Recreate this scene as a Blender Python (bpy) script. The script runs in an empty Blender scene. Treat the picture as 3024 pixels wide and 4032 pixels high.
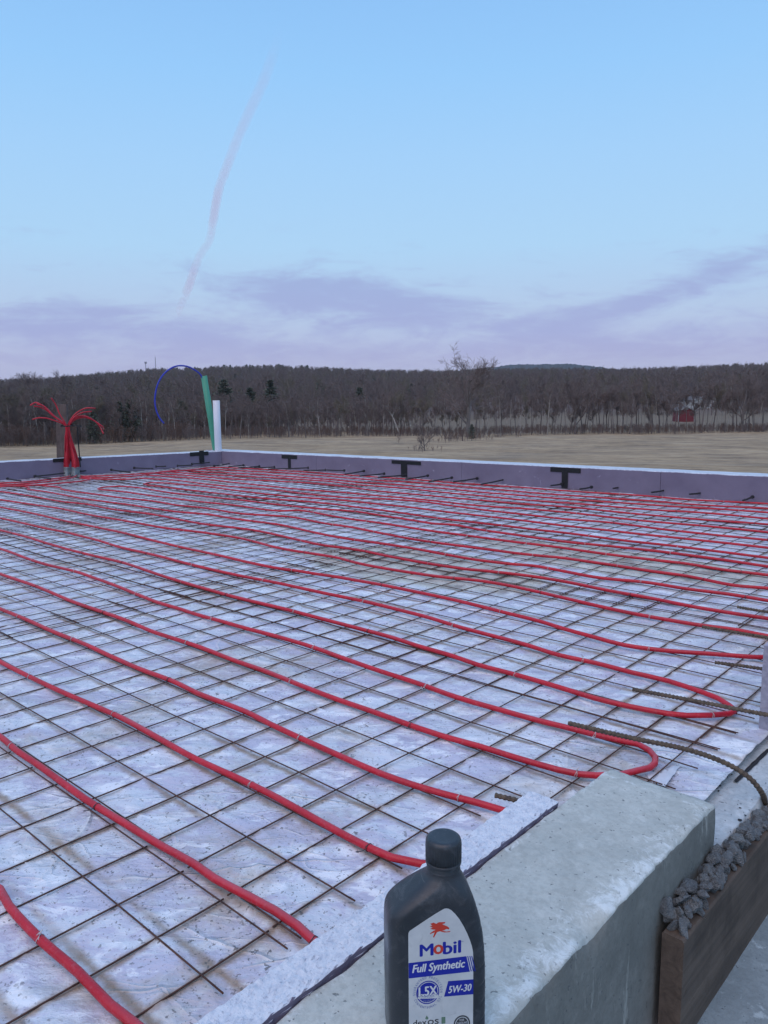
import bpy, bmesh, math, random
import numpy as np
from mathutils import Vector, Matrix, noise as mn
R = math.radians
rng = random.Random(7)
SC = bpy.context.scene
COL = SC.collection
S = 0.745                      # metres per survey unit (six inches -> mesh cell)
# ------------------------------------------------------------------ camera
FPX, PITCH, ROLL, YAW, HC = 3116.36, R(8.492), R(-0.6263), R(-42.496), 1.06097 * S
cB = (math.cos(YAW), math.sin(YAW)); cA = (-math.sin(YAW), math.cos(YAW))
def w2g(v): return Vector((v[0]*cB[0]+v[1]*cB[1], v[0]*cA[0]+v[1]*cA[1], v[2]))
_fw = Vector((0, math.cos(PITCH), -math.sin(PITCH))); _up = Vector((0, math.sin(PITCH), math.cos(PITCH))); _rt = Vector((1, 0, 0))
FW = w2g(_fw); RT = w2g(math.cos(ROLL)*_rt + math.sin(ROLL)*_up); UP = w2g(-math.sin(ROLL)*_rt + math.cos(ROLL)*_up)
CAM = Vector((0, 0, HC))
cd = bpy.data.cameras.new('camera'); cam = bpy.data.objects.new('camera', cd); COL.objects.link(cam)
cam.matrix_world = Matrix((RT, UP, -FW)).transposed().to_4x4(); cam.location = CAM
cd.sensor_fit = 'VERTICAL'; cd.sensor_height = 36; cd.lens = FPX/4032*36
cd.clip_start = 0.05; cd.clip_end = 60000
SC.camera = cam
K = 0.548611
def ray(u, v): return FW + RT*((u/K-1512)/FPX) - UP*((v/K-2016)/FPX)
def P(u, v, z=0.0):            # survey point on a level plane
    d = ray(u, v); return CAM + d*((z-HC)/d.z)
def PD(u, v, r):               # survey point at horizontal distance r
    d = ray(u, v); return CAM + d*(r/math.hypot(d.x, d.y))
def PV(u, v, p0, n):           # survey point on a vertical plane through p0
    d = ray(u, v); n = Vector((n[0], n[1], 0)); return CAM + d*((Vector(p0)-CAM).dot(n)/d.dot(n))
def px(p):
    d = Vector(p)-CAM; z = d.dot(FW); return (1512+FPX*d.dot(RT)/z)*K, (2016-FPX*d.dot(UP)/z)*K
def lin(r, g, b):
    f = lambda c: (c/255/12.92 if c/255 <= .04045 else ((c/255+.055)/1.055)**2.4)
    return (f(r), f(g), f(b), 1)
# ------------------------------------------------------------------ node helpers
class NT:
    def __init__(s, nt): s.t = nt
    def n(s, typ, **kw):
        nd = s.t.nodes.new(typ)
        for k, v in kw.items(): setattr(nd, k, v)
        return nd
    def set(s, sock, v):
        if hasattr(v, 'links'): s.t.links.new(v, sock)
        elif v is not None: sock.default_value = v
    def m(s, op, a, b=None, c=None, clamp=False):
        nd = s.n('ShaderNodeMath', operation=op, use_clamp=clamp)
        for i, x in enumerate((a, b, c)): s.set(nd.inputs[i], x)
        return nd.outputs[0]
    def vm(s, op, a, b=None):
        nd = s.n('ShaderNodeVectorMath', operation=op); s.set(nd.inputs[0], a); s.set(nd.inputs[1], b)
        return nd.outputs['Value'] if op in ('DOT_PRODUCT', 'LENGTH', 'DISTANCE') else nd.outputs[0]
    def noise(s, vec, scale, detail=4, rough=.55, dist=0):
        nd = s.n('ShaderNodeTexNoise'); s.set(nd.inputs['Vector'], vec)
        for k, v in (('Scale', scale), ('Detail', detail), ('Roughness', rough), ('Distortion', dist)): nd.inputs[k].default_value = v
        return nd.outputs[0]
    def voro(s, vec, scale, feature='F1'):
        nd = s.n('ShaderNodeTexVoronoi', feature=feature); s.set(nd.inputs['Vector'], vec); nd.inputs['Scale'].default_value = scale
        return nd
    def rng(s, v, a, b, c=0., d=1., smooth=False):
        nd = s.n('ShaderNodeMapRange', interpolation_type='SMOOTHSTEP' if smooth else 'LINEAR')
        for i, x in enumerate((v, a, b, c, d)): s.set(nd.inputs[i], x)
        return nd.outputs[0]
    def ramp(s, fac, stops):
        nd = s.n('ShaderNodeValToRGB'); s.set(nd.inputs[0], fac); e = nd.color_ramp.elements
        while len(e) < len(stops): e.new(.5)
        for x, (p, c) in zip(e, stops): x.position = p; x.color = c if len(c) == 4 else (*c, 1)
        return nd.outputs[0]
    def mix(s, fac, a, b):
        nd = s.n('ShaderNodeMix', data_type='RGBA'); s.set(nd.inputs[0], fac)
        for i, x in ((6, a), (7, b)):
            if isinstance(x, tuple) and len(x) == 3: x = (*x, 1)
            s.set(nd.inputs[i], x)
        return nd.outputs[2]
    def sep(s, v):
        nd = s.n('ShaderNodeSeparateXYZ'); s.set(nd.inputs[0], v); return nd.outputs
    def comb(s, x, y, z):
        nd = s.n('ShaderNodeCombineXYZ')
        for i, q in enumerate((x, y, z)): s.set(nd.inputs[i], q)
        return nd.outputs[0]
# ------------------------------------------------------------------ world: twilight sky, Nishita under a measured gradient
W = bpy.data.worlds.new('World'); SC.world = W; W.use_nodes = True
t = NT(W.node_tree); W.node_tree.nodes.clear()
SUN_EL, SUN_AZ = R(58), R(250)
out = t.n('ShaderNodeOutputWorld'); bg = t.n('ShaderNodeBackground')
geo = t.n('ShaderNodeTexCoord'); d = t.vm('NORMALIZE', geo.outputs['Generated'])
dx, dy, dz = t.sep(d)
FH = Vector((FW.x, FW.y, 0)).normalized(); RH = Vector((FH.y, -FH.x, 0))
az = t.m('ARCTAN2', t.vm('DOT_PRODUCT', d, tuple(RH)), t.vm('DOT_PRODUCT', d, tuple(FH)))    # radians right of view
el = t.m('ARCSINE', dz)
deg = lambda x: t.m('MULTIPLY', x, 57.2958)
azd, eld = deg(az), deg(el)
base = t.ramp(t.rng(eld, -2, 90), [(0.0, lin(192, 186, 214)), (0.045, lin(186, 190, 225)), (0.08, lin(183, 203, 233)), (0.13, lin(174, 213, 246)),
    (0.19, lin(164, 209, 250)), (0.245, lin(151, 203, 251)), (0.30, lin(141, 193, 246)), (0.36, lin(134, 186, 243)), (1.0, lin(128, 180, 240))])
# clouds: streaks of mauve in the low sky
cv = t.comb(t.m('MULTIPLY', azd, .045), t.m('MULTIPLY', eld, .17), t.m('MULTIPLY', azd, -.012))
n1 = t.noise(cv, 2.6, 8, .62, .9); n2 = t.noise(cv, 8.0, 8, .65, .8)
nn = t.m('ADD', t.m('MULTIPLY', n1, .62), t.m('MULTIPLY', n2, .38))
def blob(a0, e0, sa, se, tilt, amp):
    x = t.m('SUBTRACT', azd, a0); y = t.m('SUBTRACT', t.m('SUBTRACT', eld, e0), t.m('MULTIPLY', x, tilt))
    q = t.m('ADD', t.m('POWER', t.m('ABSOLUTE', t.m('DIVIDE', x, sa)), 2), t.m('POWER', t.m('ABSOLUTE', t.m('DIVIDE', y, se)), 2))
    return t.m('MULTIPLY', t.m('EXPONENT', t.m('MULTIPLY', q, -1)), amp)
cl = None
for bargs in ((-4.5, 7.3, 6, 1.3, -.06, .80), (2, 5.6, 9, 1.6, -.10, .84), (-22, 4.9, 10, 1.3, .0, .72), (-12, 3.9, 8, 1.3, -.04, .66), (17, 5.7, 7.5, 1.1, .24, .70), (24, 8.3, 6, .9, .30, .55),
              (21, 3.4, 14, 1.1, .02, .52), (0, 2.6, 30, 1.0, 0, .46), (60, 5, 25, 2, .02, .6), (-60, 5, 25, 2, .02, .6), (130, 5, 40, 2, 0, .6), (-130, 5, 40, 2, 0, .6)):
    b_ = blob(*bargs); cl = b_ if cl is None else t.m('ADD', cl, b_)
cm = t.rng(t.m('ADD', cl, t.m('MULTIPLY', t.m('SUBTRACT', nn, .5), 3.3)), .06, 1.0, 0, 1, True)
cm = t.m('MULTIPLY', cm, t.rng(eld, 9, 13, 1, 0))
ccol = t.ramp(t.rng(eld, 0, 12), [(0, lin(184, 178, 214)), (.35, lin(164, 172, 219)), (.7, lin(158, 175, 220)), (1, lin(166, 194, 232))])
skyc = t.mix(t.m('MULTIPLY', cm, .9), base, ccol)
ns = t.n('ShaderNodeTexSky', sky_type='NISHITA'); ns.sun_disc = False; ns.sun_elevation = SUN_EL; ns.sun_rotation = SUN_AZ
skyc2 = t.n('ShaderNodeMix', data_type='RGBA', blend_type='ADD'); skyc2.inputs[0].default_value = .004
t.set(skyc2.inputs[6], skyc); t.set(skyc2.inputs[7], ns.outputs[0])
t.set(bg.inputs[0], skyc2.outputs[2]); bg.inputs[1].default_value = 1.0
t.set(out.inputs[0], bg.outputs[0])
sd = bpy.data.lights.new('sun', 'SUN'); sun = bpy.data.objects.new('sun', sd); COL.objects.link(sun)
sd.energy = 1.55; sd.angle = R(70); sd.color = (1.0, .74, .62)
SDIR = (-FH*0.8 - RH*.5).normalized()
sv = Vector((SDIR.x*math.cos(SUN_EL), SDIR.y*math.cos(SUN_EL), math.sin(SUN_EL)))
sun.rotation_euler = sv.to_track_quat('Z', 'Y').to_euler()
ns.sun_rotation = math.atan2(sv.x, sv.y)
SC.view_settings.view_transform = 'Standard'; SC.view_settings.look = 'None'; SC.view_settings.exposure = 0; SC.view_settings.gamma = 1
SC.view_settings.use_curve_mapping = False
# ------------------------------------------------------------------ mesh helpers
def obj(name, V, F, mats=None, parent=None, smooth=False, mi=None):
    me = bpy.data.meshes.new(name); me.from_pydata([tuple(v) for v in V], [], F)
    if mats is not None:
        for m_ in (mats if isinstance(mats, (list, tuple)) else [mats]): me.materials.append(m_)
    if mi is not None: me.polygons.foreach_set('material_index', mi)
    if smooth: me.polygons.foreach_set('use_smooth', [True]*len(me.polygons))
    me.update()
    o = bpy.data.objects.new(name, me); COL.objects.link(o)
    if parent: o.parent = parent
    return o
def tag(o, label=None, cat=None, group=None, kind=None):
    for k, v in (('label', label), ('category', cat), ('group', group), ('kind', kind)):
        if v: o[k] = v
    return o
def thing(name, label, cat, loc=(0, 0, 0), group=None):
    o = bpy.data.objects.new(name, None); COL.objects.link(o); o.location = loc; o.empty_display_size = .05
    return tag(o, label, cat, group)
def spline(pts, step):
    pts = [Vector(p) for p in pts]; out = []
    q = [pts[0]*2-pts[1]] + pts + [pts[-1]*2-pts[-2]]
    for i in range(1, len(q)-2):
        p0, p1, p2, p3 = q[i-1:i+3]; n = max(1, int((p2-p1).length/step))
        t0 = 0; t1 = t0+max(1e-6, (p1-p0).length)**.5; t2 = t1+max(1e-6, (p2-p1).length)**.5; t3 = t2+max(1e-6, (p3-p2).length)**.5
        for k in range(n):
            tt = t1+(t2-t1)*k/n
            a1 = p0*((t1-tt)/(t1-t0))+p1*((tt-t0)/(t1-t0)); a2 = p1*((t2-tt)/(t2-t1))+p2*((tt-t1)/(t2-t1)); a3 = p2*((t3-tt)/(t3-t2))+p3*((tt-t2)/(t3-t2))
            b1 = a1*((t2-tt)/(t2-t0))+a2*((tt-t0)/(t2-t0)); b2 = a2*((t3-tt)/(t3-t1))+a3*((tt-t1)/(t3-t1))
            out.append(b1*((t2-tt)/(t2-t1))+b2*((tt-t1)/(t2-t1)))
    out.append(pts[-1]); return out
def tube(pts, r, sides=8, caps=True, V=None, F=None, rfun=None):
    V = [] if V is None else V; F = [] if F is None else F
    n = len(pts); o = len(V); prev = None
    for i, p in enumerate(pts):
        tg = (pts[min(i+1, n-1)]-pts[max(i-1, 0)])
        if tg.length < 1e-9: tg = Vector((0, 0, 1))
        tg.normalize()
        if prev is None:
            a = tg.orthogonal().normalized()
            up = Vector((0, 0, 1)); 
            if abs(tg.z) < .9: a = tg.cross(up).normalized()
        else:
            a = (prev - tg*prev.dot(tg)).normalized()
        prev = a; b = tg.cross(a)
        rr = r if not hasattr(r, '__len__') else r[i]
        for k in range(sides):
            th = 2*math.pi*k/sides; q = rr*(rfun(i, th) if rfun else 1)
            V.append(p+(a*math.cos(th)+b*math.sin(th))*q)
    for i in range(n-1):
        for k in range(sides):
            k2 = (k+1) % sides
            F.append((o+i*sides+k, o+i*sides+k2, o+(i+1)*sides+k2, o+(i+1)*sides+k))
    if caps:
        F.append(tuple(o+k for k in range(sides))[::-1]); F.append(tuple(o+(n-1)*sides+k for k in range(sides)))
    return V, F
def boxvf(x0, x1, y0, y1, z0, z1, V=None, F=None, M=None):
    V = [] if V is None else V; F = [] if F is None else F; o = len(V)
    for z in (z0, z1):
        for x, y in ((x0, y0), (x1, y0), (x1, y1), (x0, y1)):
            p = Vector((x, y, z)); V.append(M @ p if M else p)
    for f in ((0, 3, 2, 1), (4, 5, 6, 7), (0, 1, 5, 4), (1, 2, 6, 5), (2, 3, 7, 6), (3, 0, 4, 7)): F.append(tuple(o+i for i in f))
    return V, F
def sweepgrid(rows, closed=False):
    n = len(rows[0]); V = [p for r_ in rows for p in r_]; F = []
    for i in range(len(rows)-1):
        for k in range(n if closed else n-1):
            k2 = (k+1) % n; F.append((i*n+k, i*n+k2, (i+1)*n+k2, (i+1)*n+k))
    return V, F
def fbm(x, y, z=0., o=4): return mn.fractal(Vector((x, y, z)), 1.0, 2.0, o)
def sm(a, b, x): x = min(1, max(0, (x-a)/(b-a))); return x*x*(3-2*x)
def interp(x, xs, ys): return float(np.interp(x, xs, ys))
# ------------------------------------------------------------------ materials
def mat(name, rough=.6, spec=.4):
    m_ = bpy.data.materials.new(name); m_.use_nodes = True; q = NT(m_.node_tree); b = q.t.nodes['Principled BSDF']
    b.inputs['Roughness'].default_value = rough; b.inputs['Specular IOR Level'].default_value = spec
    tc = q.n('ShaderNodeTexCoord'); return m_, q, b, tc.outputs['Object']
def bump(q, b, h, dist, strength=1.0):
    nd = q.n('ShaderNodeBump'); nd.inputs['Distance'].default_value = dist; nd.inputs['Strength'].default_value = strength
    q.set(nd.inputs['Height'], h); q.set(b.inputs['Normal'], nd.outputs[0])
def simple(name, c, rough=.6, var=.25, scale=8, c2=None, bmp=0, bscale=40, spec=.4, detail=4):
    m_, q, b, v = mat(name, rough, spec)
    c2 = c2 or tuple(x*(1-var) for x in c)
    q.set(b.inputs['Base Color'], q.ramp(q.noise(v, scale, detail, .6), [(.3, c2), (.7, c)]))
    if bmp: bump(q, b, q.noise(v, bscale, 5, .6), bmp)
    return m_
G = .1524*S; OB, OA = -1.304*S, .772*S
def m_poly():
    m_, q, b, v = mat('frosted_plastic_sheet', .40, .35)
    x, y, z = q.sep(v)
    sv_ = q.comb(q.m('MULTIPLY', x, 1.0), q.m('MULTIPLY', y, 2.6), z)
    wv = q.vm('ADD', sv_, q.comb(q.m('MULTIPLY', q.noise(v, 4, 3, .5), .35), q.m('MULTIPLY', q.noise(q.vm('ADD', v, (3, 7, 1)), 4, 3, .5), .5), z))
    rv = q.comb(q.vm('DOT_PRODUCT', v, tuple(RH)), q.m('MULTIPLY', q.vm('DOT_PRODUCT', v, tuple(FH)), 2.2), z)
    a = q.noise(rv, 4.5, 6, .65, .7); a2 = q.noise(v, 23, 4, .6, 1.5)
    pat = q.rng(q.m('ADD', a, q.m('MULTIPLY', a2, .35)), .63, .72)
    col = q.mix(q.m('MULTIPLY', pat, .85), (.665, .70, .76), (.53, .515, .63))
    grn = q.rng(q.noise(q.vm('ADD', rv, (7, 3, 2)), 2.6, 6, .68, .5), .55, .64)
    col = q.mix(q.m('MULTIPLY', grn, .5), col, (.46, .50, .52))
    wht = q.rng(q.noise(q.vm('ADD', rv, (2, 2, 2)), 7.0, 6, .68, .8), .54, .60); col = q.mix(q.m('MULTIPLY', wht, .8), col, (.87, .89, .92))
    tan = q.rng(q.noise(v, 2.4, 7, .75, .5), .50, .66); col = q.mix(q.m('MULTIPLY', tan, .66), col, (.41, .345, .27))
    # folds of the film: thin creases, fold highlights and whitening painted in pale colour
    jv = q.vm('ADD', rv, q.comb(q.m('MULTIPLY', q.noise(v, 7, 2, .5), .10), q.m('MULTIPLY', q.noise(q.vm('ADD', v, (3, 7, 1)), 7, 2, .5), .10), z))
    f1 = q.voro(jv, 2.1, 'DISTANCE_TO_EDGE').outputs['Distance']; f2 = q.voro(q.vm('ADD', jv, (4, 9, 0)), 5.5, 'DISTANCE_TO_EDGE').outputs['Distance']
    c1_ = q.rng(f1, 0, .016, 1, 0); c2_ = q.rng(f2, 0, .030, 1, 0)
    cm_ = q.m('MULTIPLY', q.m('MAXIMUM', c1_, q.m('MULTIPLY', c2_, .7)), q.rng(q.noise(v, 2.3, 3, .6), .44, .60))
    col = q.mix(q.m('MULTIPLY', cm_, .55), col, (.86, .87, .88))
    # rust dribbles that follow the wires
    def near(c, o):
        f = q.m('FRACT', q.m('ADD', q.m('DIVIDE', q.m('SUBTRACT', c, o), G), .5)); return q.m('ABSOLUTE', q.m('SUBTRACT', f, .5))
    dmin = q.m('MINIMUM', near(x, OB), near(y, OA))
    dmin = q.m('ADD', dmin, q.m('MULTIPLY', q.m('SUBTRACT', q.noise(v, 45, 5, .75), .5), .17))
    rst = q.m('MULTIPLY', q.rng(dmin, .0, .13, 1, 0, True), q.rng(q.noise(v, 3.3, 4, .6), .34, .54))
    col = q.mix(q.m('MULTIPLY', rst, .80), col, (.27, .175, .095))
    # the muddy puddles in the middle of the slab
    pud = None
    for (u0, v0, rx, ry) in ((900, 1222, 1.0, .45), (1330, 1210, 1.0, .38), (1230, 1190, .8, .3)):
        c_ = P(u0, v0); e = q.m('ADD', q.m('POWER', q.m('ABSOLUTE', q.m('DIVIDE', q.m('SUBTRACT', x, c_.x), rx*S)), 2), q.m('POWER', q.m('ABSOLUTE', q.m('DIVIDE', q.m('SUBTRACT', y, c_.y), ry*S)), 2))
        pud = e if pud is None else q.m('MINIMUM', pud, e)
    pm = q.rng(q.m('ADD', pud, q.m('MULTIPLY', q.m('SUBTRACT', q.noise(v, 4, 5, .6), .5), 1.6)), .8, 1.1, 1, 0)
    col = q.mix(q.m('MULTIPLY', pm, .8), col, q.ramp(q.noise(v, 9, 5, .6), [(.38, (.24, .20, .14)), (.5, (.55, .52, .42)), (.65, (.66, .65, .56))]))
    spm = q.rng(q.noise(v, 2.6, 4, .65), .33, .56, .15, 1)
    for sc, t0, t1, am in ((150, .62, .65, .7), (85, .635, .66, .8), (36, .665, .70, .7)):
        sp = q.rng(q.noise(q.vm('ADD', v, (sc, 1, 2)), sc, 4, .6), t0, t1); col = q.mix(q.m('MULTIPLY', q.m('MULTIPLY', sp, spm), am), col, (.11, .10, .095))
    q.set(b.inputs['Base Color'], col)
    h = q.m('ADD', q.m('MULTIPLY', q.noise(rv, 14, 6, .62, .3), .8), q.m('MULTIPLY', q.noise(v, 160, 3, .6), .10))
    h = q.m('ADD', h, q.m('ADD', q.m('MULTIPLY', q.rng(f1, 0, .035, 1, 0), q.m('MULTIPLY', cm_, .45)), q.m('MULTIPLY', q.rng(f2, 0, .04, 1, 0), q.m('MULTIPLY', cm_, .25))))
    vo = q.voro(q.vm('ADD', wv, q.comb(q.m('MULTIPLY', q.noise(v, 9, 3, .6), .10), q.m('MULTIPLY', q.noise(q.vm('ADD', v, (5, 1, 8)), 9, 3, .6), .14), z)), 5.0); vo2 = q.voro(wv, 13.0)
    h = q.m('ADD', h, q.m('ADD', q.m('MULTIPLY', vo.outputs['Distance'], .8), q.m('MULTIPLY', vo2.outputs['Distance'], .25)))
    q.set(b.inputs['Roughness'], q.rng(q.noise(v, 6, 4, .6), .35, .65, .24, .48))
    bump(q, b, h, .013, .8); return m_
M_POLY = m_poly()
def m_conc(name, c1, c2, frost=None, scale=7, bmp=.002, streak=False):
    m_, q, b, v = mat(name, .85, .25); x, y, z = q.sep(v)
    col = q.ramp(q.noise(v, scale, 6, .65, .4), [(.3, c2), (.7, c1)])
    col = q.mix(q.m('MULTIPLY', q.rng(q.noise(v, 85, 6, .75), .44, .62), .45), col, tuple(k*.58 for k in c1))
    col = q.mix(q.m('MULTIPLY', q.rng(q.noise(v, 30, 6, .75), .52, .68), .35), col, tuple(min(.75, k*1.35) for k in c1))
    pit = q.rng(q.noise(v, 120, 3, .6), .66, .69); col = q.mix(q.m('MULTIPLY', pit, .6), col, (.09, .10, .11))
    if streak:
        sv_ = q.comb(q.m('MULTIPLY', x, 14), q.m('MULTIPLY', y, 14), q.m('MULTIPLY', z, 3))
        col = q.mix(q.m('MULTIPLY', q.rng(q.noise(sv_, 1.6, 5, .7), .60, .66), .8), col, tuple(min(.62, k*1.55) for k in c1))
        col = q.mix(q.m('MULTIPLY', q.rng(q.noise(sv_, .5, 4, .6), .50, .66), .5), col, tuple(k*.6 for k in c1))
    if frost:
        e = frost(q, x, y, z)
        f = q.rng(q.m('ADD', e, q.m('MULTIPLY', q.m('SUBTRACT', q.noise(v, 38, 8, .78, .8), .5), 2.4)), .44, .82)
        col = q.mix(q.m('MULTIPLY', f, .68), col, (.78, .83, .82))
    q.set(b.inputs['Base Color'], col)
    bump(q, b, q.m('ADD', q.noise(v, 70, 6, .7), q.m('MULTIPLY', pit, -.5)), bmp); return m_
ZC = .1*S; ZL = -.03*S
BX0, BX1, BY1 = -.876*S, -.607*S, 1.805*S
def frost_block(q, x, y, z):
    er = q.m('SUBTRACT', BX1, x); ef = q.m('SUBTRACT', BY1, y); eL = q.m('SUBTRACT', x, BX0)
    a = q.rng(er, .001, .075, .86, .0); a = q.m('MULTIPLY', a, q.rng(y, BY1-.35, BY1-.05, 1, .65)); c = q.rng(q.m('ABSOLUTE', q.m('SUBTRACT', ef, .028)), 0, .012, .55, 0); d_ = q.rng(eL, 0, .022, .6, 0)
    return q.m('MULTIPLY', q.m('MAXIMUM', a, q.m('MAXIMUM', c, d_)), q.rng(z, ZC-.012, ZC-.004, .15, 1))
M_CONC = m_conc('concrete_block', (.54, .565, .52), (.40, .42, .385), frost_block, bmp=.0022, streak=False)
M_CONCF = m_conc('concrete_face', (.26, .26, .232), (.17, .17, .152), None, bmp=.0015, streak=True)  # same concrete, colour darkened for the shade on the wall's side
M_LEDGE = m_conc('ledge_concrete', (.60, .65, .66), (.40, .44, .45), None, scale=22, bmp=.004)
M_APRON = m_conc('apron_concrete', (.31, .36, .37), (.21, .25, .26), None, scale=4, bmp=.002, streak=True)
def m_foam():
    m_, q, b, v = mat('lavender_foam', .75, .2)
    col = q.ramp(q.noise(v, 5, 5, .6), [(.3, (.180, .152, .215)), (.7, (.222, .190, .258))])
    scr = q.rng(q.noise(v, 9, 6, .75, 1.2), .64, .70); col = q.mix(q.m('MULTIPLY', scr, .35), col, (.55, .52, .62))
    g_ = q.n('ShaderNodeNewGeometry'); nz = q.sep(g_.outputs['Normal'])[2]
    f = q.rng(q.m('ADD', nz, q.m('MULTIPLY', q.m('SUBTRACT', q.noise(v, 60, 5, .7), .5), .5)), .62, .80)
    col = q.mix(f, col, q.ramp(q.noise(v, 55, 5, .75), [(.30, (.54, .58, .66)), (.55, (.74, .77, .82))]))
    pit = q.m('MULTIPLY', q.rng(q.noise(v, 190, 3, .6), .58, .64), f); col = q.mix(q.m('MULTIPLY', pit, .4), col, (.28, .28, .34))
    q.set(b.inputs['Base Color'], col); bump(q, b, q.noise(v, 150, 5, .75), .003); return m_
M_FOAM = m_foam()
M_PIER = simple('cut_foam', (.42, .40, .47), .8, scale=60, c2=(.28, .265, .33), bmp=.002, bscale=220)
M_TAPE = simple('black_tape', (.012, .012, .014), .55, scale=20)
def m_pipe():
    m_, q, b, v = mat('red_tubing', .38, .45)
    col = q.ramp(q.noise(v, 12, 5, .65), [(.3, (.40, .005, .018)), (.65, (.56, .009, .026))])
    dst = q.rng(q.noise(v, 140, 4, .7), .54, .72); col = q.mix(q.m('MULTIPLY', dst, .22), col, (.58, .22, .25))
    g_ = q.n('ShaderNodeNewGeometry'); nz = q.sep(g_.outputs['Normal'])[2]
    fr = q.m('MULTIPLY', q.rng(nz, .45, 1.0), q.rng(q.noise(v, 2.5, 4, .6), .42, .70)); col = q.mix(q.m('MULTIPLY', fr, .20), col, (.60, .30, .36))
    q.set(b.inputs['Base Color'], col); bump(q, b, q.noise(v, 300, 3, .6), .0006); return m_
M_PIPE = m_pipe()
M_WIRE = simple('rusty_wire', (.125, .057, .038), .8, scale=45, c2=(.040, .022, .019))
M_REBAR = simple('rusty_rebar', (.17, .125, .085), .85, scale=110, c2=(.045, .037, .032), bmp=.0008, bscale=250)
M_DARK = simple('dark_steel', (.035, .03, .032), .7, scale=80, c2=(.015, .013, .015))
M_TIE = simple('tie_wire', (.58, .56, .56), .45, scale=80)
M_TIE2 = simple('dark_tie_wire', (.06, .055, .06), .55, scale=80)
def m_blk():
    m_, q, b, v = mat('black_plastic', .42, .5)
    col = q.ramp(q.noise(v, 30, 5, .6), [(.3, (.020, .025, .031)), (.7, (.032, .038, .046))])
    dst = q.rng(q.noise(v, 55, 7, .75, .6), .52, .70); col = q.mix(q.m('MULTIPLY', dst, .28), col, (.16, .17, .18))
    scf = q.rng(q.noise(q.comb(q.m('MULTIPLY', q.sep(v)[0], 30), q.sep(v)[1], q.m('MULTIPLY', q.sep(v)[2], 220)), 1.0, 5, .7), .68, .74); col = q.mix(q.m('MULTIPLY', scf, .35), col, (.20, .21, .22))
    q.set(b.inputs['Base Color'], col); q.set(b.inputs['Roughness'], q.rng(q.noise(v, 18, 4, .6), .35, .65, .27, .46)); bump(q, b, q.noise(v, 900, 3, .6), .0002); return m_
M_BLK = m_blk()
def m_label():
    m_, q, b, v = mat('printed_label', .38, .4)
    col = q.ramp(q.noise(v, 30, 5, .6), [(.35, (.50, .53, .54)), (.6, (.60, .62, .62))])
    smg = q.rng(q.noise(v, 40, 6, .7, 1.5), .58, .68); col = q.mix(q.m('MULTIPLY', smg, .35), col, (.34, .36, .37)); q.set(b.inputs['Base Color'], col); return m_
M_LABEL = m_label()
M_BLUE = simple('blue_print', (.012, .022, .33), .4, scale=20, var=.1)
M_RED = simple('red_print', (.62, .055, .03), .4, scale=20, var=.1)
M_WHT = simple('white_print', (.66, .68, .70), .4, scale=20, var=.06)
M_LBL2 = simple('pale_blue_print', (.22, .26, .44), .4, scale=20, var=.1)
M_INK = simple('black_print', (.05, .055, .06), .4, scale=20, var=.1)
M_GRNP = simple('green_print', (.13, .22, .15), .4, scale=20, var=.1)
M_WOOD = None
def m_wood(name, c1, c2, ax):
    m_, q, b, v = mat(name, .8, .2); x, y, z = q.sep(v)
    sv_ = q.comb(*[q.m('MULTIPLY', c, 1.2 if i == ax else 26) for i, c in enumerate((x, y, z))])
    col = q.ramp(q.noise(sv_, 1.6, 6, .6, 1.0), [(.3, c2), (.7, c1)])
    col = q.mix(q.m('MULTIPLY', q.rng(q.noise(v, 9, 5, .65), .50, .66), .5), col, tuple(k*.55 for k in c2))
    q.set(b.inputs['Base Color'], col); bump(q, b, q.noise(sv_, 2.5, 5, .6), .0015); return m_
M_PLANK = m_wood('form_lumber', (.165, .124, .096), (.082, .064, .052), 1)
M_STAKE = m_wood('weathered_lumber', (.17, .125, .110), (.085, .066, .060), 2)
def m_stone():
    m_, q, b, v = mat('crushed_stone', .85, .25); oi = q.n('ShaderNodeObjectInfo')
    col = q.ramp(q.noise(v, 2.2, 6, .7), [(.3, (.23, .25, .27)), (.5, (.40, .43, .45)), (.68, (.58, .60, .60))])
    col = q.mix(q.rng(oi.outputs['Random'], 0, 1, 0, .55), col, q.mix(oi.outputs['Random'], (.20, .21, .22), (.56, .56, .53))); q.set(b.inputs['Base Color'], col); bump(q, b, q.noise(v, 7, 5, .6), .05); return m_
M_STONE = m_stone()
M_TAR = simple('black_debris', (.022, .022, .026), .7, scale=50)
M_GREEN = simple('green_sewer_pipe', (.075, .33, .215), .5, scale=5, var=.12)
M_WPIPE = simple('white_drain_pipe', (.66, .68, .73), .45, scale=6, var=.06)
M_BPIPE = simple('blue_tubing', (.035, .05, .42), .45, scale=8, var=.15)
M_GREYP = simple('grey_conduit', (.21, .24, .25), .5, scale=10, var=.15)
M_FLAP = simple('white_membrane', (.66, .70, .76), .6, scale=25, var=.12)
M_MUD = simple('spray_foam', (.66, .66, .64), .8, scale=20, var=.15)
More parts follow.
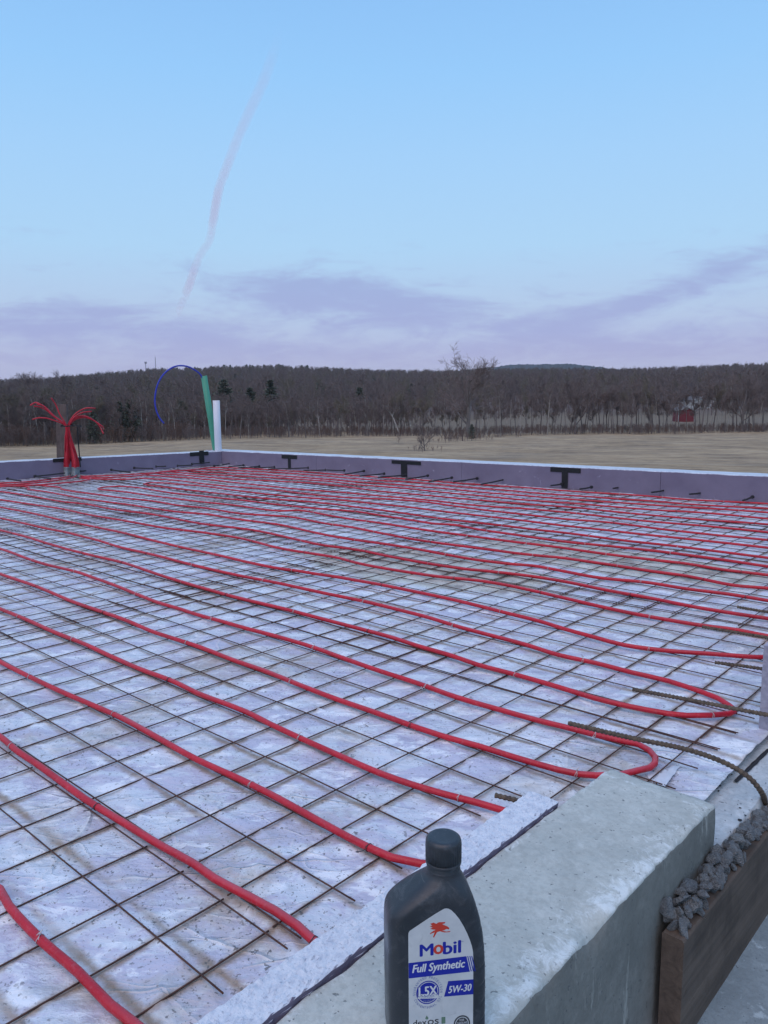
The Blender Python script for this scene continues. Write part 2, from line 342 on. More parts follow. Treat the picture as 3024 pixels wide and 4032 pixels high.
# ------------------------------------------------------------------ far terrain
HY = lambda u: 860.0 - 18.0*u/1659                       # level line at column u
def uaz(a):                                             # photo column for a compass direction right of the view
    if abs(a) < R(52): return max(-260, min(1920, 829.5+1716*math.tan(a)))
    return -260 if a < 0 else 1920
VE = ([-260, 0, 200, 450, 700, 1000, 1150, 1400, 1660, 1920], [976, 968, 962, 948, 945, 944, 940, 938, 938, 938])
RE = ([-260, 0, 450, 800, 1150, 1660, 1920], [104, 108, 124, 138, 148, 150, 150])
V2 = ([-260, 0, 300, 600, 850, 1150, 1660, 1920], [948, 942, 938, 926, 915, 908, 901, 900])
V3 = ([-260, 0, 300, 600, 900, 1150, 1660, 1920], [893, 890, 884, 880, 878, 872, 868, 868])
VR = ([-260, 0, 60, 120, 200, 300, 360, 430, 500, 600, 700, 800, 900, 1000, 1100, 1300, 1400, 1500, 1600, 1660, 1920], [829, 827, 824, 820, 811, 802, 797, 796, 792, 790, 795, 799, 801, 801, 797, 799, 798, 795, 791, 789, 786])
VB = ([700, 900, 1000, 1060, 1120, 1180, 1240, 1310, 1400, 1600], [815, 806, 800, 794, 788, 784.5, 787, 796, 803, 815])
def zpix(u, v, r): d_ = ray(max(-260, min(1920, u)), v); return HC + r*d_.z/math.hypot(d_.x, d_.y)
def ground_z(a, r):
    u = uaz(a); re = interp(u, *RE); 
    z0 = -1.2; ze = zpix(u, interp(u, *VE), re)
    if r <= 14: return z0
    if r <= re: return interp(r, [14, 30, 60, re], [z0, -2.5, -3.95, ze])
    r2, r3, r4 = re*1.65, 420., 900.
    z2 = zpix(u, interp(u, *V2), r2); z3 = zpix(u, interp(u, *V3), r3); z4 = zpix(u, interp(u, *VR)+27, r4)
    if r <= r2: return interp(r, [re, re+14, r2], [ze, ze-.2, z2])
    if r <= r3: return z2+(z3-z2)*(r-r2)/(r3-r2)
    if r <= r4: q_ = (r-r3)/(r4-r3); return z3+(z4-z3)*(q_*1.25-.25*q_*q_)
    return z4-(r-r4)*.02 if r < 1800 else z4-18
def gpoint(a, r):
    dr = FH*math.cos(a)+RH*math.sin(a); x, y = dr.x*r, dr.y*r
    return Vector((x, y, ground_z(a, r)))
def onground(u, r):                                      # terrain point under photo column u
    a = math.atan((u-829.5)/1716); return gpoint(a, r)
def m_field():
    m_, q, b, v = mat('dry_winter_grass', .95, .1); x, y, z = q.sep(v)
    c_, s_ = math.cos(.5), math.sin(.5)
    xr = q.m('ADD', q.m('MULTIPLY', x, c_), q.m('MULTIPLY', y, s_)); yr = q.m('SUBTRACT', q.m('MULTIPLY', y, c_), q.m('MULTIPLY', x, s_))
    sv_ = q.comb(q.m('MULTIPLY', xr, .08), q.m('MULTIPLY', yr, .5), z)
    col = q.ramp(q.m('ADD', q.m('MULTIPLY', q.noise(v, .16, 7, .66), .55), q.m('MULTIPLY', q.noise(v, .75, 7, .8), .45)), [(.38, (.19, .145, .105)), (.5, (.365, .268, .166)), (.62, (.52, .395, .25))])
    st = q.noise(sv_, 1.0, 5, .6); col = q.mix(q.m('MULTIPLY', q.rng(st, .45, .62), .40), col, (.44, .365, .27))
    tuf = q.rng(q.noise(v, .45, 7, .8, .5), .52, .62); col = q.mix(q.m('MULTIPLY', tuf, .6), col, (.17, .135, .095))
    fur = q.m('SINE', q.m('MULTIPLY', q.m('ADD', yr, q.m('MULTIPLY', q.noise(v, .08, 2, .5), 4)), 2.6)); col = q.mix(q.rng(fur, .2, 1, 0, .30), col, (.24, .175, .115))
    pale = q.rng(q.noise(sv_, .55, 5, .6, .4), .62, .68); col = q.mix(q.m('MULTIPLY', pale, .45), col, (.56, .48, .36))
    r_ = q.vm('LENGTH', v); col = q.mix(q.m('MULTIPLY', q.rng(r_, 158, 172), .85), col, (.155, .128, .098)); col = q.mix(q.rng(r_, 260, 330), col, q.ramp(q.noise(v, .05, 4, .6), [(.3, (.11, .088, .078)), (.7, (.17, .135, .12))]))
    q.set(b.inputs['Base Color'], col); bump(q, b, q.noise(v, 2.5, 6, .75), .12); return m_
M_FIELD = m_field()
angs = [R(x) for x in np.concatenate([np.arange(-180, -40, 7), np.arange(-40, 40.01, .5), np.arange(41+6, 180, 7)])]
rads = [3, 8, 11, 14, 18, 23, 30, 38, 48, 60, 72, 84, 96, 104, 110, 118, 126, 134, 142, 150, 158, 166, 178, 190, 205, 225, 250, 280, 320, 370, 420, 480, 550, 630, 720, 810, 900, 1000, 1300, 1800, 2600, 4200]
rows = []
for r_ in rads:
    row = []
    for a in angs:
        p = gpoint(a, r_)
        if r_ > 14: p.z += fbm(p.x*.035, p.y*.035, 3.1, 4)*min(1.4, r_*.004)
        row.append(p)
    rows.append(row)
V, F = sweepgrid(rows, True); F = [f[::-1] for f in F]
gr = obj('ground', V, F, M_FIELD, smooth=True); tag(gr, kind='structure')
# far blue hill behind the ridge
def m_hill():
    m_, q, b, v = mat('wooded_hillside', .95, .1)
    q.set(b.inputs['Base Color'], q.ramp(q.noise(v, .02, 8, .75), [(.35, (.018, .026, .034)), (.65, (.046, .054, .060))])); return m_
rows = []
us = np.arange(700, 1601, 12)
for k, (rr, f) in enumerate(((2500, 0), (2650, .4), (2800, .72), (2950, .93), (3100, 1.0), (3400, .6), (3900, 0))):
    row = []
    for u in us:
        zt = zpix(u, interp(u, *VB), 3100); p = PD(u, 850, rr); p.z = -30+(zt+30)*f + fbm(p.x*.006, p.y*.006, 1, 5)*9*f
        row.append(p)
    rows.append(row)
rows2 = []
for i in range(len(rows)-1):
    for k in range(6): rows2.append([a.lerp(b, k/6)+Vector((0, 0, rng.uniform(-2.2, 2.2))) for a, b in zip(rows[i], rows[i+1])])
rows2.append(rows[-1]); fin = []
for row in rows2:
    nr = []
    for a, b in zip(row, row[1:]):
        for k in range(6): q_ = a.lerp(b, k/6); q_.z += rng.uniform(-2.5, 2.5); nr.append(q_)
    fin.append(nr)
V, F = sweepgrid(fin); F = [f[::-1] for f in F]
hl = obj('distant_hill', V, F, m_hill(), smooth=False); tag(hl, kind='structure')
# the evening air
hm = bpy.data.materials.new('evening_air'); hm.use_nodes = True; hq = NT(hm.node_tree); hm.node_tree.nodes.clear()
ho = hq.n('ShaderNodeOutputMaterial'); hv = hq.n('ShaderNodeVolumePrincipled'); hv.inputs['Color'].default_value = (.93, .96, 1.0, 1); hv.inputs['Density'].default_value = 0.9e-4; hq.set(ho.inputs['Volume'], hv.outputs[0])
zmin = min(v.co.z for v in gr.data.vertices); zmin = min(zmin, -34)
V, F = boxvf(-4300, 4300, -4300, 4300, zmin-1, 128); hz = obj('haze', V, F, hm); tag(hz, 'thin blue evening haze over the fields and hills', kind='stuff')
# ------------------------------------------------------------------ trees
def m_bark(name, c1, c2, sc=6):
    return simple(name, c1, .9, scale=sc, c2=c2)
M_BARK = m_bark('grey_bark', (.21, .18, .165), (.12, .10, .095), 1.2)
M_BARKP = m_bark('pale_bark', (.46, .42, .38), (.26, .235, .21), 1.0)
M_TWIG = m_bark('bare_twigs', (.215, .165, .150), (.140, .108, .104), .4)
M_TWIGO = m_bark('olive_twigs', (.215, .180, .130), (.140, .118, .095), .4)
M_NEEDLE = m_bark('pine_needles', (.15, .16, .12), (.085, .095, .075), .8)
M_BRUSH = m_bark('russet_brush', (.19, .115, .085), (.11, .075, .062), .8)
def twig(V, F, p, dr, L, w):
    o = len(V); s_ = dr.orthogonal().normalized(); s_.rotate(Matrix.Rotation(rng.uniform(0, 6.3), 3, dr)); s_ *= w*.5
    b = s_.cross(dr)*.8; k = p+dr*L*.5+Vector((0, 0, L*.05))
    V += [p+s_, p-s_, p+b, k+b*.5, p+dr*L]; F += [(o, o+1, o+4), (o+2, o+1, o+3), (o+3, o+1, o+4)]
def gen_tree(H, spread=.5, trunk_r=None, lean=0., twigs=1400, fork=.35, tw=.022, mat_t=M_BARK, mat_c=M_TWIG, low=.28, upw=.35):
    TV, TF, CV, CF = [], [], [], []; tips = []
    tr = trunk_r or H*.016
    def branch(p, dr, L, r, lev):
        n = 5 if lev < 2 else 3; pts = [p]; d_ = dr.normalized()
        for i in range(n):
            jt = .05 if lev == 0 else .16; d_ = (d_+Vector((rng.gauss(0, jt), rng.gauss(0, jt), rng.gauss(0, .10)+(.05+.10*upw if lev else 0)))).normalized(); pts.append(pts[-1]+d_*L/n)
        rad = [r*(1-.62*i/n) for i in range(n+1)]
        if lev <= 1: tube(pts, rad, 5 if lev == 0 else 4, False, TV, TF)
        else: tube(pts, rad, 3, False, CV, CF)
        if lev >= 3: tips.append((pts, L)); return
        nc = (0, rng.randint(7, 10), rng.randint(5, 7))[lev] if lev else rng.randint(8, 12)
        for c in range(nc):
            f = rng.uniform(low if lev == 0 else .25, 1.0); i = min(n-1, int(f*n)); q_ = pts[i].lerp(pts[i+1], f*n-i)
            ax = (pts[i+1]-pts[i]).normalized(); s_ = ax.orthogonal(); s_.rotate(Matrix.Rotation(rng.uniform(0, 6.3), 3, ax))
            ang = rng.uniform(.45, 1.15) if lev == 0 else rng.uniform(.4, 1.0)
            nd = (ax*math.cos(ang)+s_.normalized()*math.sin(ang)+Vector((0, 0, upw*.5))).normalized()
            LL = (H*spread*rng.uniform(.45, .85)*(1.15-.55*f)) if lev == 0 else L*rng.uniform(.32, .62)
            branch(q_, nd, LL, rad[i]*rng.uniform(.40, .62), lev+1)
        if lev < 2: tips.append((pts[-2:], L*.5))
    branch(Vector((0, 0, -.3)), Vector((lean, rng.gauss(0, .04), 1)), H*.92, tr, 0)
    for i in range(twigs):
        pts, L = rng.choice(tips); k = rng.randint(1, len(pts)-1); q_ = pts[k-1].lerp(pts[k], rng.random())
        ax = (pts[k]-pts[k-1]).normalized(); d_ = (ax+Vector((rng.gauss(0, .55), rng.gauss(0, .55), rng.gauss(.15, .45)))).normalized()
        twig(CV, CF, q_, d_, rng.uniform(.35, 1.0)*H*.075, tw*rng.uniform(.6, 1.3))
    return (TV, TF, mat_t), (CV, CF, mat_c)
def gen_pine(H, wid=.33, n=34, mat_c=M_NEEDLE, base=.12, dens=14):
    TV, TF, CV, CF = [], [], [], []
    tube([Vector((0, 0, -.3)), Vector((.05, 0, H*.5)), Vector((0, .05, H*.97))], [H*.017, H*.011, H*.003], 6, False, TV, TF)
    for i in range(n):
        f = base+(1-base)*(i+rng.random())/n; z = H*f; L = H*wid*(1-f)**.7*rng.uniform(.55, 1.15)+.15; a0 = rng.uniform(0, 6.3)
        for k in range(4):
            a = a0+k*1.57+rng.gauss(0, .3); LL = L*rng.uniform(.6, 1.1); dr = Vector((math.cos(a), math.sin(a), rng.uniform(-.1, .35))).normalized(); p = Vector((0, 0, z))
            tube([p, p+dr*LL], [.03, .01], 3, False, TV, TF)
            for m_ in range(dens):
                q_ = p+dr*LL*rng.uniform(.25, 1.05)+Vector((rng.gauss(0, .12), rng.gauss(0, .12), rng.gauss(0, .07)))*LL*.6
                d2 = (dr+Vector((rng.gauss(0, .7), rng.gauss(0, .7), rng.gauss(.25, .4)))).normalized(); w = H*.016*rng.uniform(.6, 1.4); s_ = d2.orthogonal().normalized()*w; s_.rotate(Matrix.Rotation(rng.uniform(0, 6.3), 3, d2))
                o = len(CV); l2 = H*.045*rng.uniform(.6, 1.4); CV += [q_-s_*.5, q_+d2*l2*.5-s_, q_+d2*l2, q_+d2*l2*.45+s_]; CF.append((o, o+1, o+2, o+3))
    return (TV, TF, M_BARK), (CV, CF, mat_c)
def meshof(name, part):
    V, F, m_ = part; me = bpy.data.meshes.new(name); me.from_pydata([tuple(v) for v in V], [], F); me.materials.append(m_); me.update(); return me
BARE = [(meshof('trunk', a), meshof('crown', b)) for a, b in (
    [gen_tree(10, rng.uniform(.26, .40), twigs=1700, upw=rng.uniform(.5, .9), low=rng.uniform(.25, .45), mat_c=(M_TWIG if i % 3 else M_TWIGO)) for i in range(9)] +
    [gen_tree(10, .30, trunk_r=.10, twigs=900, low=.45, upw=.8, mat_t=(M_BARKP if i else M_BARK)) for i in range(3)])]
PINE = [(meshof('trunk', a), meshof('crown', b)) for a, b in [gen_pine(10, .30), gen_pine(10, .36), gen_pine(10, .26, 30)]]
def place(pair, name, label, cat, loc, h, group=None, rz=None, wide=1.0):
    t_ = thing(name, label, cat, loc, group); t_.rotation_euler = (0, 0, rng.uniform(0, 6.3) if rz is None else rz); t_.scale = (h/10*wide, h/10*wide, h/10)
    for nm, me in zip(('trunk', 'crown'), pair):
        o = bpy.data.objects.new(nm, me); COL.objects.link(o); o.parent = t_
    return t_
def hgt(u, r, vtop): return max(1.5, zpix(u, vtop, r)-onground(u, r).z)
# rows of single trees on the far edge of the field
TOP = ([-120, 0, 250, 500, 700, 900, 1000, 1200, 1400, 1660, 1800], [846, 850, 862, 868, 868, 856, 850, 838, 826, 818, 815])
for i in range(290):
    u = -110+1880*(i+rng.uniform(-.4, .4))/290; re = interp(u, *RE)
    if abs(u-1483) < 20 and i % 3: continue
    back = abs(rng.gauss(0, 5)) if i % 3 else rng.uniform(0, 16)
    r_ = re+1.5+back; p = onground(u, r_); vt = interp(u, *TOP)+rng.uniform(-14, 34)
    pr_ = rng.choice(BARE if i % 2 else BARE[9:])
    place(pr_, 'bare_tree', 'leafless grey tree in the row along the far edge of the field', 'tree', p, hgt(u, r_, vt), 'bare trees along the field edge', wide=rng.uniform(.8, 1.2))
for u, vt, dr, lab in ((490, 822, 40, 'dark pine with ragged top, first right of the white pipe'), (545, 838, 42, 'small dark pine between two larger pines behind the bare trees'), (590, 822, 38, 'broad dark green pine, widest of those right of the white pipe'),
                       (287, 864, 3, 'dark evergreen right of a pale thin tree at the field edge'), (262, 868, 4, 'bushy dark evergreen nearest the bundle of red pipes'), (398, 868, 16, 'grey green evergreen inside the arc of blue tube'), (205, 890, 2, 'low dark evergreen behind the red pipe bundle'),
                       (780, 838, 60, 'dim pine behind the leaning pale tree')):
    r_ = interp(u, *RE)+dr; place(rng.choice(PINE), 'pine_tree', lab, 'tree', onground(u, r_), hgt(u, r_, vt), 'evergreens among the bare trees', wide=1.15)
def upright(parts):
    for V_, F_, m_ in parts:
        pass
    allv = [v for V_, F_, m_ in parts for v in V_ if v.z > 4]; c_ = sum(allv, Vector())/len(allv)
    for V_, F_, m_ in parts:
        for v in V_: v.x -= c_.x*v.z/c_.z; v.y -= c_.y*v.z/c_.z
    return parts
big = gen_tree(10, .80, trunk_r=.30, twigs=4800, low=.20, upw=.30, tw=.020); big = upright(big); bigp = (meshof('trunk', big[0]), meshof('crown', big[1]))
place(bigp, 'oak_tree', 'tallest bare tree, its wide twiggy crown rising above the hill line', 'tree', onground(1012, 132), hgt(1012, 132, 800), rz=.6, wide=1.25)
for u, dr, vt, lab in ((1245, 2, 836, 'big spreading bare tree in the row left of the red barn'), (1605, 2, 832, 'big spreading bare tree in the row right of the red barn'), (1410, 3, 826, 'dark bare tree standing nearest left of the red barn')):
    r_ = interp(u, *RE)+dr; place(bigp if dr == 2 else rng.choice(BARE[:9]), 'bare_tree', lab, 'tree', onground(u, r_), hgt(u, r_, vt), wide=1.0)
lt = gen_tree(10, .42, trunk_r=.20, lean=-.38, twigs=900, low=.5, upw=.1, mat_t=M_BARKP); ltp = (meshof('trunk', lt[0]), meshof('crown', lt[1]))
lo = place(ltp, 'sycamore_tree', 'pale barked tree leaning left at the far edge of the field', 'tree', onground(868, 141), hgt(868, 141, 856)); lo.rotation_euler = (0, 0, math.atan2(RH.y, RH.x))
bt = gen_tree(10, .7, trunk_r=.20, twigs=700, low=.02, upw=1.2, tw=.05, fork=.2); btp = (meshof('trunk', bt[0]), meshof('crown', bt[1]))
place(btp, 'bare_bush', 'lone leafless bush standing out in the field', 'bush', onground(919, 73), hgt(919, 73, 917), wide=1.5)
place(PINE[1], 'cedar_tree', 'small dark cedar in front of the tallest bare tree', 'tree', onground(1021, 112), hgt(1021, 112, 917), wide=1.1)
# low brush along the field edge, and the far woods: masses nobody could count
def gn_scatter(name, pts, scl, rot, cname, meshes_list, label):
    col = bpy.data.collections.new(cname)
    for nm, group in meshes_list:
        me = bpy.data.meshes.new(nm); vv, ff, ms = [], [], []
        mats_ = []
        for g_ in group:
            o = len(vv); vv += [tuple(v.co) for v in g_.vertices]; ff += [tuple(o+i for i in f.vertices) for f in g_.polygons]
            mats_.append(g_.materials[0]); ms += [len(mats_)-1]*len(g_.polygons)
        me.from_pydata(vv, [], ff)
        for m_ in mats_: me.materials.append(m_)
        me.polygons.foreach_set('material_index', ms); me.update()
        col.objects.link(bpy.data.objects.new(nm, me))
    me = bpy.data.meshes.new(name); me.from_pydata([tuple(p) for p in pts], [], [])
    for an, arr in (('scl', scl), ('rot', rot)):
        at = me.attributes.new(an, 'FLOAT', 'POINT'); at.data.foreach_set('value', arr)
    o = bpy.data.objects.new(name, me); COL.objects.link(o); tag(o, label, None, None, 'stuff')
    ng = bpy.data.node_groups.new(name, 'GeometryNodeTree'); ng.interface.new_socket('Geometry', in_out='INPUT', socket_type='NodeSocketGeometry'); ng.interface.new_socket('Geometry', in_out='OUTPUT', socket_type='NodeSocketGeometry')
    N = ng.nodes.new; L = ng.links.new; gi, go = N('NodeGroupInput'), N('NodeGroupOutput'); ip = N('GeometryNodeInstanceOnPoints'); ci = N('GeometryNodeCollectionInfo')
    ci.inputs[0].default_value = col; ci.inputs['Separate Children'].default_value = True; ci.inputs['Reset Children'].default_value = True
    ip.inputs['Pick Instance'].default_value = True
    a1 = N('GeometryNodeInputNamedAttribute'); a1.data_type = 'FLOAT'; a1.inputs[0].default_value = 'scl'
    a2 = N('GeometryNodeInputNamedAttribute'); a2.data_type = 'FLOAT'; a2.inputs[0].default_value = 'rot'
    cx = N('ShaderNodeCombineXYZ'); L(a2.outputs[0], cx.inputs[2]); L(gi.outputs[0], ip.inputs['Points']); L(ci.outputs[0], ip.inputs['Instance']); L(cx.outputs[0], ip.inputs['Rotation']); L(a1.outputs[0], ip.inputs['Scale']); L(ip.outputs[0], go.inputs[0])
    md = o.modifiers.new('scatter', 'NODES'); md.node_group = ng
    return o
pts, scl, rot = [], [], []
for i in range(7800):
    r_ = math.sqrt(rng.uniform(200**2, 915**2)); a = rng.uniform(R(-31), R(31)); u = uaz(a); r2 = interp(u, *RE)*1.65
    if r_ < r2+rng.uniform(0, 25) and u > 560+rng.uniform(-200, 200): continue
    if 1488 < u < 1552 and 170 < r_ < 345 and i % 3: continue
    p = gpoint(a, r_); pts.append(p); scl.append(rng.uniform(.85, 1.35)*(1.0 if r_ < 500 else 1.08)); rot.append(rng.uniform(0, 6.3))
for i in range(1500):                                    # the low left wood right behind the first rows
    u = rng.uniform(-150, 640 if i % 3 else 900); re = interp(u, *RE); r_ = re+rng.uniform(12, 95); p = onground(u, r_)
    pts.append(p); scl.append(hgt(u, r_, interp(u, *TOP)+rng.uniform(-12, 30))/10); rot.append(rng.uniform(0, 6.3))
FARB = [(meshof('t', a), meshof('c', b)) for a, b in [gen_tree(10, .42, twigs=700, tw=.06, low=.3, upw=.5, mat_c=(M_TWIGO if i == 1 else M_TWIG), mat_t=M_TWIG) for i in range(5)]]
gn_scatter('far_woods', pts, scl, rot, 'wood_kinds', [('wood_tree_%s' % c, pr_) for c, pr_ in zip('abcde', FARB)], 'leafless grey brown woods covering the hills beyond the field')
pts, scl, rot = [], [], []
for i in range(150):
    u = rng.choice([rng.gauss(440, 120), rng.gauss(620, 90), rng.gauss(1480, 70), rng.uniform(-150, 1750), rng.uniform(60, 720)]); r_ = rng.uniform(850, 925)
    pts.append(onground(u, r_)); scl.append(rng.uniform(.75, 1.6)); rot.append(rng.uniform(0, 6.3))
for i in range(110):
    u = rng.uniform(-100, 900) if i % 3 else rng.uniform(700, 1700); r_ = rng.uniform(300, 800); pts.append(onground(u, r_)); scl.append(rng.uniform(.6, 1.3)); rot.append(rng.uniform(0, 6.3))
gn_scatter('ridge_pine_woods', pts, scl, rot, 'pine_kinds', [('wood_pine_%s' % c, pr_) for c, pr_ in zip('abc', PINE)], 'dark pines scattered along the crest of the hills')
brush = [gen_tree(10, .9, trunk_r=.12, twigs=260, low=.02, upw=.6, tw=.22, mat_t=M_BRUSH, mat_c=M_BRUSH), gen_tree(10, .9, trunk_r=.12, twigs=260, low=.02, upw=.6, tw=.22)]
BR = [('brush_%s' % c, (meshof('t', a), meshof('c', b))) for c, (a, b) in zip('ab', brush)]
pts, scl, rot = [], [], []
for i in range(2300):
    u = rng.uniform(-120, 1780); r_ = interp(u, *RE)+rng.uniform(-1.0, 12); pts.append(onground(u, r_)); scl.append(rng.uniform(.05, .145)*(1.6 if u < 420 else 1)); rot.append(rng.uniform(0, 6.3))
for i in range(90):
    u = rng.gauss(1010, 50); r_ = 112+(u-1010)*.10+rng.gauss(0, 4); pts.append(onground(u, r_)); scl.append(rng.uniform(.03, .10)); rot.append(rng.uniform(0, 6.3))
for i in range(26):
    u = rng.gauss(915, 22); r_ = 73+rng.gauss(0, 3); pts.append(onground(u, r_)); scl.append(rng.uniform(.015, .045)); rot.append(rng.uniform(0, 6.3))
gn_scatter('undergrowth', pts, scl, rot, 'brush_kinds', BR, 'low tangled brush at the feet of the field edge trees')
# barn, house, masts, marker post
def flatmat(n, c): return simple(n, c, .8, scale=1.5, var=.15)
def gable(name, label, cat, u, r_, vb, w, dep, hw, hr, mw, mr, mt, yaw):
    p = PD(u, vb, r_); t_ = thing(name, label, cat, p); fx = Vector((RH.x, RH.y, 0)); fx.rotate(Matrix.Rotation(yaw, 3, 'Z')); t_.rotation_euler = (0, 0, math.atan2(fx.y, fx.x))
    V = [(-w/2, 0, -1.5), (w/2, 0, -1.5), (w/2, 0, hw), (0, 0, hr), (-w/2, 0, hw)]; V += [(x, dep, z) for x, y, z in V]
    obj('wall', V, [(0, 1, 2, 3, 4), (9, 8, 7, 6, 5), (1, 6, 7, 2), (5, 0, 4, 9)], mw, t_)
    V, F = [], []; e = .35
    for s_ in (-1, 1):
        o = len(V); sl = (hr-hw)/(w/2)
        for y in (-e, dep+e):
            V += [(0, y, hr+.05), (s_*(w/2+e), y, hw-e*sl+.05), (s_*(w/2+e), y, hw-e*sl+.23), (0, y, hr+.23)]
        for f in ((0, 1, 2, 3), (7, 6, 5, 4), (0, 4, 5, 1), (1, 5, 6, 2), (2, 6, 7, 3), (3, 7, 4, 0)): F.append(tuple(o+i for i in f))
    obj('roof', V, F, mr, t_)
    for s_ in (-1, 1):
        V, F = boxvf(s_*w/2-.14, s_*w/2+.14, -.10, -.002, -1.5, hw+.02); obj('corner_board', V, F, mt, t_)
        a = math.atan2(hr-hw, w/2); M_ = Matrix.Translation((0, -e-.06, hr+.16)) @ Matrix.Rotation(s_*a, 4, 'Y')
        L_ = math.hypot(hr-hw, w/2+e)
        V, F = boxvf(0 if s_ > 0 else -L_, L_ if s_ > 0 else 0, -.05, .05, -.30, .05, M=M_); obj('gable_trim', V, F, mt, t_)
    return t_
mB, mWt, mRf = flatmat('barn_red', (.17, .026, .034)), flatmat('white_trim', (.42, .42, .41)), flatmat('grey_shingle', (.16, .15, .15))
br_ = gable('red_barn', 'small red barn with white trimmed gable beyond the tree row', 'barn', 1483, 215, 902, 3.9, 6, 1.75, 2.75, mB, mRf, mWt, -.10)
V, F = boxvf(-.35, .35, -.05, -.01, 2.0, 2.5); obj('loft_window', V, F, mWt, br_)
hs = gable('white_house', 'white house half hidden by bare trees above the red barn', 'house', 1522, 330, 882, 11, 9, 3.0, 4.6, flatmat('white_siding', (.60, .60, .56)), mRf, mWt, .2)
for x in (-3.6, -1.2, 1.2, 3.6):
    V, F = boxvf(x-.5, x+.5, -.05, -.01, .6, 2.0); obj('window', V, F, flatmat('window_glass', (.04, .05, .06)), hs)
def mast(u, vt, vb, w, lab, dish):
    r_ = 905; p = onground(u, r_); p.z = zpix(u, vb, r_)-8; top = zpix(u, vt, r_)-p.z; t_ = thing('radio_mast', lab, 'mast', p)
    V, F = [], []
    for k in range(3):
        a = k*2.094; tube([Vector((math.cos(a)*w, math.sin(a)*w, 0)), Vector((math.cos(a)*w*.35, math.sin(a)*w*.35, top))], .16, 4, True, V, F)
    n = 14
    for i in range(n):
        f0, f1 = i/n, (i+1)/n
        for k in range(3):
            a, b = k*2.094, (k+1)*2.094; w0, w1 = w*(1-.65*f0), w*(1-.65*f1)
            tube([Vector((math.cos(a)*w0, math.sin(a)*w0, top*f0)), Vector((math.cos(b)*w1, math.sin(b)*w1, top*f1))], .07, 3, False, V, F)
    obj('lattice', V, F, flatmat('galvanised_lattice', (.36, .35, .40)), t_)
    V, F = [], []
    if dish:
        for k in range(6):
            a = k*1.047; boxvf(math.cos(a)*.9-.2, math.cos(a)*.9+.2, math.sin(a)*.9-.2, math.sin(a)*.9+.2, top-1.2, top+.9, V, F)
        boxvf(-1.1, 1.1, -1.1, 1.1, top-1.3, top-1.15, V, F)
    else: tube([Vector((0, 0, top)), Vector((0, 0, top+2.5))], .10, 4, True, V, F)
    obj('antenna', V, F, flatmat('antenna_grey', (.40, .38, .42)), t_)
mast(325, 783, 799, .62, 'shorter mast with a bulky antenna head on the hill crest', True)
mast(346, 772, 798, .62, 'taller slim mast on the hill crest above the blue tube', False)
p = onground(1001, 111.5); V, F = tube([Vector((0, 0, -.2)), Vector((.02, 0, hgt(1001, 111.5, 928)))], .09, 6); o = obj('field_post', V, F, M_STAKE); o.location = p; tag(o, 'thin grey post just left of the small dark cedar', 'post')
# contrail: a soft tube of ice cloud high up
def m_trail():
    m_, q, b, v = mat('ice_cloud', 1, 0); nt_ = q.t; outn = nt_.nodes['Material Output']; nt_.nodes.remove(b)
    va = q.n('ShaderNodeVertexColor') if False else q.n('ShaderNodeAttribute', attribute_name='thin')
    tr_ = q.n('ShaderNodeBsdfTransparent'); df = q.n('ShaderNodeBsdfTranslucent'); df.inputs[0].default_value = (.88, .80, .82, 1); d2 = q.n('ShaderNodeBsdfDiffuse'); d2.inputs[0].default_value = (.90, .82, .84, 1)
    lw = q.n('ShaderNodeLayerWeight'); lw.inputs[0].default_value = .5
    a = q.m('MULTIPLY', q.rng(lw.outputs['Facing'], .0, .9, 1, 0, True), q.rng(q.noise(v, .0022, 4, .55), .25, .65, .55, 1)); a = q.m('MULTIPLY', a, va.outputs['Fac'])
    ad = q.n('ShaderNodeMixShader'); ad.inputs[0].default_value = .5; q.set(ad.inputs[1], df.outputs[0]); q.set(ad.inputs[2], d2.outputs[0])
    mx = q.n('ShaderNodeMixShader'); q.set(mx.inputs[0], a); q.set(mx.inputs[1], tr_.outputs[0]); q.set(mx.inputs[2], ad.outputs[0]); q.set(outn.inputs[0], mx.outputs[0]); return m_
tp = [(390, 688), (387, 673), (395, 652), (403.5, 632), (418, 588), (430, 555), (451, 522), (460, 480), (472, 412), (493, 353), (513.5, 299), (537, 245), (567, 180), (591, 114), (604, 70)]
AL = 6500.
pts = []
for i, (u, v) in enumerate(tp):
    d_ = ray(u, v); pts.append(CAM+d_*(16000-i*520))
sp = spline(pts, 60); n = len(sp)
rad = []
for i, p in enumerate(sp):
    f = i/n; dist = (p-CAM).length; w = interp(f, [0, .06, .2, .4, .6, .8, 1], [4, 8, 10, 9.5, 10.5, 12, 12]); rad.append(dist*w/1710*(1+.10*fbm(i*.5, 0, 5, 2)))
jit = [Vector((fbm(i*.25, 9), fbm(i*.25, 19), fbm(i*.25, 29)))*r_*.28*(1-min(1, i/n*1.6)) for i, r_ in enumerate(rad)]
V, F = tube([a+b for a, b in zip(sp, jit)], rad, 14, False)
con = obj('contrail', V, F, m_trail(), smooth=True); con.data.attributes.new('thin', 'FLOAT', 'POINT').data.foreach_set('value', [x for i in range(n) for x in [interp(i/n, [0, .08, .3, .55, .75, .9, 1], [.9, .9, .66, .62, .42, .16, 0])]*14])
tag(con, 'thin pale vapour trail rising through the upper left sky', 'contrail')
con.visible_shadow = True
